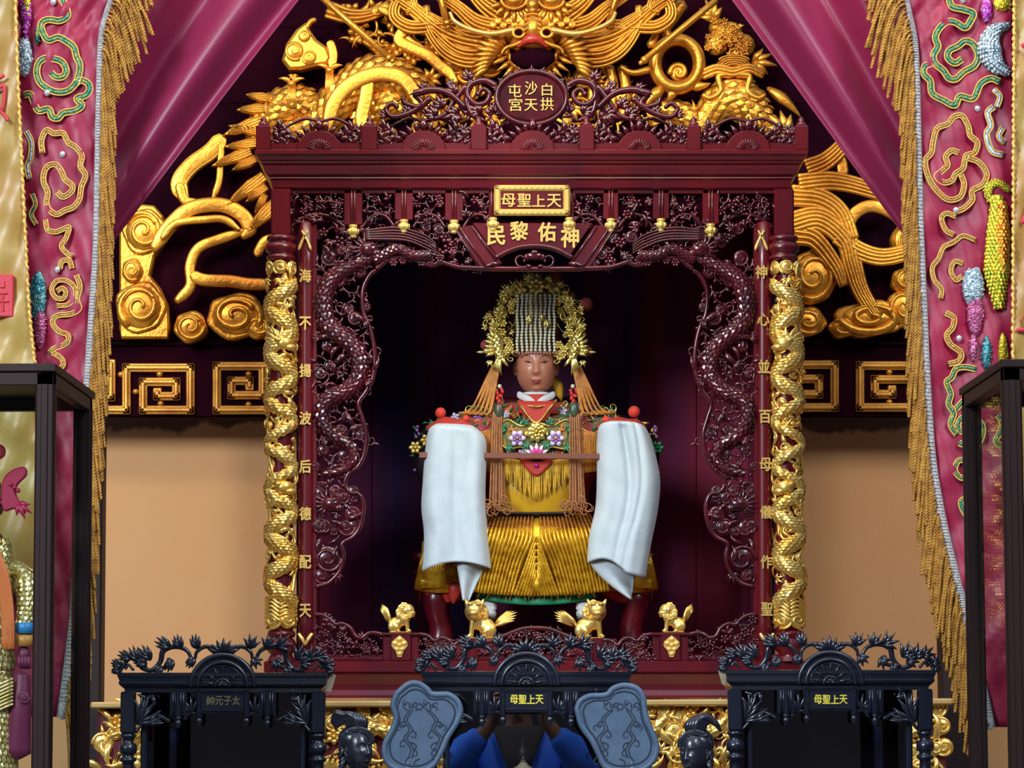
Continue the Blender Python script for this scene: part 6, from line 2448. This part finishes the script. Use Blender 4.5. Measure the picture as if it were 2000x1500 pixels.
# ---- black attendants holding the fans
def attendant(sd, c, yaw, label):
    y0 = -.74
    T = thing('attendant_statue', label, 'statue', c[0], c[1] + 180, y0, 'black attendant statues')
    T.location.z = zt
    u, v = c
    fa = Face(u, v, 0, 27, 40, 30, yaw=yaw, pitch=-.1 if sd > 0 else .05)
    BW = mat('black_carved_figure', (.012, .014, .024), .3, col2=(.02, .022, .035), scale=30, coat=.3)
    b = MB(y0)
    fa.mesh(b)
    fa.ear(b)
    b.tube3([(u - sd * 2, v + 30, -4), (u - sd * 3, v + 62, -6)], [15, 18], 14)
    hd = b.build('head', BW, T)
    e = [MB(y0) for _ in range(5)]
    fa.eyes(e[0], e[1], e[2], .05, .02)
    e[0].build('eye', mat('grey_eye', (.16, .18, .24), .25), hd)
    e[2].build('eyelid_line', BW, hd)
    fa.brows(e[3], .05)
    e[3].build('eyebrow', BW, hd)
    fa.lips(e[4])
    e[4].build('lips', BW, hd)
    # hair: cap, temple curls and a swept top knot
    b = MB(y0)
    b.ball((u - sd * 9, v - 18, -8), (31, 30, 30), 22, 14)
    for k in range(22):
        t = k / 21
        a = PI * (1.02 + .96 * t)
        b.swirl(u + 30 * math.cos(a) * .95, v - 14 + 26 * math.sin(a), 6, 8 + 12 * math.sin(PI * t), 1.2, k, 1, n=5)
    for k in range(8):
        b.leaf(u - sd * 24, v - 26 + k * 8, PI / 2 + sd * .3, 34, 5, sd * .4, -2 + k % 3 * 3, rise=5)
    b.build('hair', BW, T)
    b = MB(y0)
    bx, by = u - sd * 6, v - 44
    for k in range(7):
        f = (k - 3) / 3
        p = cr([(bx + f * 13, by + 10, 6 * (1 - abs(f))), (bx + f * 15 + sd * 4, by - 8, 14 - 8 * abs(f)), (bx - sd * 8 + f * 15, by - 24 + 4 * abs(f), 12 - 8 * abs(f)), (bx - sd * 28 + f * 8, by - 20 + 7 * f, 4), (bx - sd * 42 + 4 * f, by - 4 + 6 * f, -2)], 22)
        b.tube3(p, np.interp(np.linspace(0, 1, 22), [0, .25, .7, 1], [6, 8, 7, 2.5]), 9)
    b.tube(P3(cr([(bx - 17, by + 10), (bx, by + 14), (bx + 17, by + 10)], 12), 16), 4, 4)
    b.build('top_knot', BW, T)
    b = MB(y0)
    vb = float(np.interp(zt, W(np.full(60, 800), np.linspace(2100, 1400, 60), y0)[:, 2], np.linspace(2100, 1400, 60)))
    b.lathe(u, [(v + 52, 16), (v + 62, 40), (v + 84, 52), (v + 150, 52), (vb - 60, 66), (vb, 72), (vb, 2)], 26, -4)
    for e_ in (-1, 1):
        b.tube3(cr([(u + e_ * 44, v + 76, 0), (u + e_ * 56, v + 130, 20), (u + e_ * 30, v + 160, 54)], 12), np.linspace(17, 11, 12), 12)
    b.build('robe', BW, T)


attendant(1, (699, 1464), .75, 'black attendant statue with swept top knot facing right, beside the left fan')
attendant(-1, (1356, 1470), -.62, 'black attendant statue with swept top knot facing left, beside the right fan')


# ---- glass display cases at both sides
def case(sd):
    yf, yb = -1.5, -1.08
    if sd < 0:
        x1 = float(W(103, 900, yf)[0])
        x0 = x1 - .46
    else:
        x0 = float(W(1963, 900, yf)[0])
        x1 = x0 + .46
    T = thing('display_case', 'dark rosewood glass display case at the %s edge%s' % (('left', ' holding an armoured figure') if sd < 0 else ('right', ', its side pane mirroring the fringe')), 'display case', 0, 1500, yf, 'rosewood display cases')
    T.location = ((x0 + x1) / 2, (yf + yb) / 2, 0)
    ztop = float(W(100, 710, yf)[2])
    zb = 1.2

    def B(nm, m, *a):
        b = MB()
        for q in a:
            b.box(q[0], q[1], q[3], q[4], q[2], q[5], .0015)
        return b.build(nm, m, T)
    B('top_board', DPOST, (x0 - .004, yf - .004, ztop - .012, x1 + .004, yb + .004, ztop))
    B('top_rail', DPOST, (x0, yf, ztop - .032, x1, yf + .02, ztop - .012), (x0, yb - .02, ztop - .032, x1, yb, ztop - .012), (x0, yf, ztop - .032, x0 + .02, yb, ztop - .012), (x1 - .02, yf, ztop - .032, x1, yb, ztop - .012))
    for xx in (x0, x1 - .026):
        for yy in (yf, yb - .026):
            b = MB()
            b.box(xx, yy, xx + .026, yy + .026, zb, ztop - .012, .002)
            b.box(xx + .008, yy - .002, xx + .018, yy + .028, zb, ztop - .03, .001)
            b.box(xx - .002, yy + .008, xx + .028, yy + .018, zb, ztop - .03, .001)
            b.build('corner_post', DPOST, T)
    B('base', DPOST, (x0 - .01, yf - .01, .0, x1 + .01, yb + .01, zb))
    for q in ((x0 + .026, yf + .011, zb, x1 - .026, yf + .014, ztop - .032), (x0 + .026, yb - .014, zb, x1 - .026, yb - .011, ztop - .032), (x0 + .011, yf + .026, zb, x0 + .014, yb - .026, ztop - .032), (x1 - .014, yf + .026, zb, x1 - .011, yb - .026, ztop - .032)):
        B('glass_pane', PANE2, q)


case(-1)
case(1)


def warrior():
    y0 = -1.3
    u = -34
    T = thing('armoured_figure', 'armoured warrior figure in gold scale armour with orange tassel inside the left display case', 'statue', u, 1500, y0)
    T.location.z = 1.2
    vb = float(np.interp(1.2, W(np.full(60, 0), np.linspace(2300, 1400, 60), y0)[:, 2], np.linspace(2300, 1400, 60)))
    ARM = mat('gold_scale_armour', (.75, .6, .26), .3, .75, col2=(.5, .36, .1), scale=60, bump=.3, bscale=200)
    WINE = mat('wine_cloth', (.14, .01, .05), .5, sheen=.2)

    def P(nm, m, fn, par=T):
        b = MB(y0)
        fn(b)
        return b.build(nm, m, par)

    def tor(b):
        p = cr([(u, 1060, 0), (u, 1130, 6), (u, 1210, 6), (u, 1300, 0)], 40)
        r = np.interp(np.linspace(0, 1, 40), [0, .3, .6, 1], [56, 64, 56, 66])
        b.tube(p, r, r * .6, n=20)
        b.scales(p, r, 9, r * .65)
    P('torso_armour', ARM, tor)

    def skirt(b):
        p = cr([(u, 1300, 0), (u, 1400, 4), (u, 1520, 4)], 40)
        r = np.interp(np.linspace(0, 1, 40), [0, 1], [60, 72])
        b.tube(p, r, r * .6, n=20)
        b.scales(p, r, 9, r * .65)
        for k in range(8):
            b.tube(P3(cr([(u - 60, 1330 + k * 7), (u, 1350 + k * 7), (u + 66, 1326 + k * 7)], 14), 42), 3, 4, n=6)
    P('skirt_armour', ARM, skirt)

    def armf(b):
        p = cr([(u + 62, 1108, 4), (u + 86, 1130, 16), (u + 92, 1180, 26), (u + 88, 1216, 32)], 26)
        r = np.interp(np.linspace(0, 1, 26), [0, .4, 1], [16, 22, 16])
        b.tube(p, r, r * .9, n=14)
        b.scales(p, r, 7, r * .95)
    P('arm_armour', ARM, armf)
    P('arm_cuff', mat('blue_cuff', (.03, .22, .5), .4), lambda b: b.lathe(u + 88, [(1214, 10), (1218, 20), (1236, 20), (1240, 8)], 16, 32))
    P('arm_cuff', mat('ochre_cuff', (.5, .22, .04), .4), lambda b: b.lathe(u + 88, [(1240, 8), (1242, 20), (1262, 19), (1264, 8)], 16, 32))
    P('hand', WINE, lambda b: (b.ball((u + 86, 1280, 34), (14, 18, 14), 12, 8), [b.tube3(cr([(u + 78 + k * 6, 1284, 44), (u + 80 + k * 6, 1298, 46), (u + 82 + k * 5, 1304, 36)], 8), 4, 7) for k in range(4)]))

    def tas(b):
        for k in range(18):
            f = k / 17 - .5
            b.tube(cr([(u + 36 + f * 10, 1076, 60), (u + 50 + f * 18, 1120, 64), (u + 58 + f * 22, 1190, 62), (u + 60 + f * 20, 1268, 60)], 18), 2, n=6)
    P('orange_tassel', mat('bright_orange_tassel', (.7, .17, .04), .5, bump=.3, bscale=300), tas)

    def orn(b):
        b.prism(cr([(u + 40, 985), (u + 44, 940), (u + 62, 920), (u + 86, 914), (u + 90, 930), (u + 72, 950), (u + 70, 968), (u + 88, 1004), (u + 66, 996), (u + 48, 1000), (u + 40, 985)], 50)[:-1], 20, 30, 3)
        b.fan(u + 74, 984, .9, 40, 4, 1.2, 6, 26)
        for k in range(3):
            b.ball((u + 60 + k * 7, 948 + k * 6, 30), 5, 8, 6)
    P('head_ornament', mat('crimson_ornament', (.4, .01, .06), .45), orn)
    P('pompom', mat('pink_red_pompom', (.75, .06, .1), .7), lambda b: b.ball((u + 34, 884, 20), 15, 16, 10))
    P('helmet', ARM, lambda b: (b.lathe(u, [(918, 2), (922, 18), (944, 36), (968, 42), (974, 48), (978, 40)], 22, 0),))
    fa = Face(u, 990, 0, 34, 46, 36)
    b = MB(y0)
    fa.mesh(b)
    fa.ear(b)
    hd = b.build('head', mat('figure_face_paint', (.4, .14, .08), .4), T)
    e = [MB(y0) for _ in range(5)]
    fa.eyes(e[0], e[1], e[2])
    fa.brows(e[3], .05)
    fa.lips(e[4])
    DK = mat('figure_dark_paint', (.01, .008, .008), .4)
    for q, nm, m_ in ((0, 'eye', mat('figure_eye', (.6, .55, .45), .3)), (1, 'pupil', DK), (2, 'eyelid_line', DK), (3, 'eyebrow', DK), (4, 'lips', mat('figure_lips', (.4, .04, .03), .4))):
        e[q].build(nm, m_, hd)
    P('neck', WINE, lambda b: b.lathe(u, [(1020, 26), (1036, 30), (1062, 50), (1066, 4)], 20, 0))
    P('lower_robe', WINE, lambda b: (b.tube(cr([(u + 80, 1318, 16), (u + 78, 1380, 24), (u + 72, 1470, 20)], 20), np.linspace(16, 26, 20), 16, n=14), b.swirl(u + 86, 1362, 12, 40)))
    P('boot', mat('brown_boot', (.12, .05, .03), .5), lambda b: (b.lathe(u + 30, [(1500, 26), (vb, 30), (vb, 2)], 16, 0), b.lathe(u - 30, [(1500, 26), (vb, 30), (vb, 2)], 16, 0)))


warrior()
# ------------------------------------------------------------------ the photographer, seen only as a reflection


def skin_mesh(name, nodes, edges, m, parent, sub=2):
    me = bpy.data.meshes.new(name)
    off = np.array(parent.location) if parent else np.zeros(3)
    pts = [tuple(np.array(n[:3]) - off) for n in nodes]
    me.from_pydata(pts, edges, [])
    o = bpy.data.objects.new(name, me)
    COL.objects.link(o)
    md = o.modifiers.new('skin', 'SKIN')
    md.use_smooth_shade = True
    lay = me.skin_vertices[0].data if me.skin_vertices else None
    if lay is None:
        bpy.context.view_layer.objects.active = o
        bpy.ops.mesh.customdata_skin_add()
        lay = me.skin_vertices[0].data
    for i, n in enumerate(nodes):
        rx = n[3]
        lay[i].radius = (rx, n[4] if len(n) > 4 else rx)
    lay[0].use_root = True
    s = o.modifiers.new('sub', 'SUBSURF')
    s.levels = s.render_levels = sub
    me.materials.append(m)
    if parent:
        o.parent = parent
    return o


def photographer():
    x, y = .02, -6.34
    T = bpy.data.objects.new('person', None)
    COL.objects.link(T)
    T.location = (x, y, 0)
    tag(T, 'person in a blue shirt raising a phone, mirrored in the middle cabinet glass', 'person')
    SKN = mat('person_skin', (.3, .15, .09), .5)
    BLUE = mat('blue_shirt', (.03, .17, .85), .7, bump=.2, bscale=60)
    TR = mat('dark_trousers', (.02, .02, .03), .8)
    nodes = [(x, y, .92, .10, .08), (x, y, 1.08, .10, .07), (x, y, 1.25, .11, .075), (x, y, 1.40, .09, .06), (x, y, 1.49, .05), (x, y + .01, 1.56, .052), (x, y + .015, 1.645, .078, .09), (x, y + .01, 1.715, .06, .07)]
    edges = [(0, 1), (1, 2), (2, 3), (3, 4), (4, 5), (5, 6), (6, 7)]
    for s in (-1, 1):
        b = len(nodes)
        nodes += [(x + s * .19, y, 1.42, .055), (x + s * .235, y + .09, 1.30, .044), (x + s * .215, y + .20, 1.36, .036), (x + s * .09, y + .26, 1.53, .026), (x + s * .082, y + .275, 1.575, .026, .018)]
        edges += [(3, b), (b, b + 1), (b + 1, b + 2), (b + 2, b + 3), (b + 3, b + 4)]
        b = len(nodes)
        nodes += [(x + s * .1, y, .86, .085), (x + s * .11, y, .5, .058), (x + s * .11, y - .01, .09, .04), (x + s * .115, y + .12, .04, .035)]
        edges += [(0, b), (b, b + 1), (b + 1, b + 2), (b + 2, b + 3)]
    skin_mesh('body', nodes, edges, SKN, T)
    # fingers round the phone
    for s in (-1, 1):
        for k in range(4):
            z = 1.565 + k * .016
            n = [(x + s * .086, y + .285, z, .009), (x + s * .083, y + .325, z + .004, .0085), (x + s * .066, y + .334, z + .006, .008), (x + s * (.05 - .004 * (k % 2)), y + .333, z + .006, .0075)]
            skin_mesh('finger', n, [(0, 1), (1, 2), (2, 3)], SKN, T, 1)
        skin_mesh('thumb', [(x + s * .085, y + .27, 1.555, .011), (x + s * .07, y + .285, 1.58, .01), (x + s * .055, y + .288, 1.60, .009)], [(0, 1), (1, 2)], SKN, T, 1)
    sh = [(x, y, .86, .16, .125), (x, y, 1.05, .15, .115), (x, y + .01, 1.25, .165, .12), (x, y, 1.40, .14, .10), (x, y - .03, 1.42, .09)]
    se = [(0, 1), (1, 2), (2, 3), (3, 4)]
    for s in (-1, 1):
        b = len(sh)
        sh += [(x + s * .2, y, 1.425, .072), (x + s * .24, y + .085, 1.31, .066), (x + s * .222, y + .19, 1.36, .058), (x + s * .13, y + .25, 1.49, .046)]
        se += [(3, b), (b, b + 1), (b + 1, b + 2), (b + 2, b + 3)]
    skin_mesh('shirt', sh, se, BLUE, T)
    tr = [(x, y, .95, .145, .12)]
    te = []
    for s in (-1, 1):
        b = len(tr)
        tr += [(x + s * .1, y, .84, .1), (x + s * .112, y, .5, .075), (x + s * .112, y - .01, .1, .065)]
        te += [(0, b), (b, b + 1), (b + 1, b + 2)]
    skin_mesh('trousers', tr, te, TR, T)
    mb = MB()
    g = []
    for i in range(10):
        t = i / 9
        hw = .1 * (1 - t) + .022 * t
        g.append([(x + hw * q, y + .085 + .075 * t ** .6 - 1.6 * (hw * q) ** 2, 1.5 - .2 * t) for q in np.linspace(-1, 1, 9)])
    mb.grid(g)
    mb.build('undershirt', mat('dark_undershirt', (.03, .022, .02), .8), T, solid=.012)
    mb = MB()
    g = []
    for i, th in enumerate(np.linspace(0, PI * .62, 12)):
        g.append([(x + .088 * math.sin(th) * math.cos(a), y - .005 + .1 * math.sin(th) * math.sin(a), 1.66 + .105 * math.cos(th)) for a in np.linspace(0, 2 * PI, 24)])
    mb.grid(g)
    mb.build('hair', mat('dark_hair', (.01, .008, .008), .6), T)
    for s in (-1, 1):
        b = MB()
        b.ball((x + s * .032, y + .098, 1.655), (.011, .006, .006), 10, 6)
        b.build('eye', mat('dark_eye', (.03, .02, .02), .3), T)
    b = MB()
    b.ball((x, y + .112, 1.625), (.012, .016, .02), 10, 6)
    b.build('nose', SKN, T)
    b = MB()
    b.ball((x, y + .098, 1.585), (.024, .006, .006), 10, 6)
    b.build('mouth', mat('person_lips', (.3, .1, .08), .5), T)
    ph = MB()
    ph.box(x - .078, y + .3, x + .078, y + .309, 1.545, 1.62, .003)
    o = ph.build('phone', mat('black_phone', (.01, .01, .012), .3))
    tag(o, 'black phone held up by the person mirrored in the middle cabinet glass', 'phone')


photographer()
sl = bpy.data.lights.new('added_person_spot', 'SPOT')  # added spot on the person, so the blue shirt shows brighter in the glass
sl.energy = 420
sl.spot_size = .42
sl.shadow_soft_size = .15
so = bpy.data.objects.new('added_person_spot', sl)
COL.objects.link(so)
so.location = (.3, -4.2, 4.4)
so.rotation_euler = (Vector((0, -6.2, 1.38)) - Vector(so.location)).to_track_quat('-Z', 'Y').to_euler()
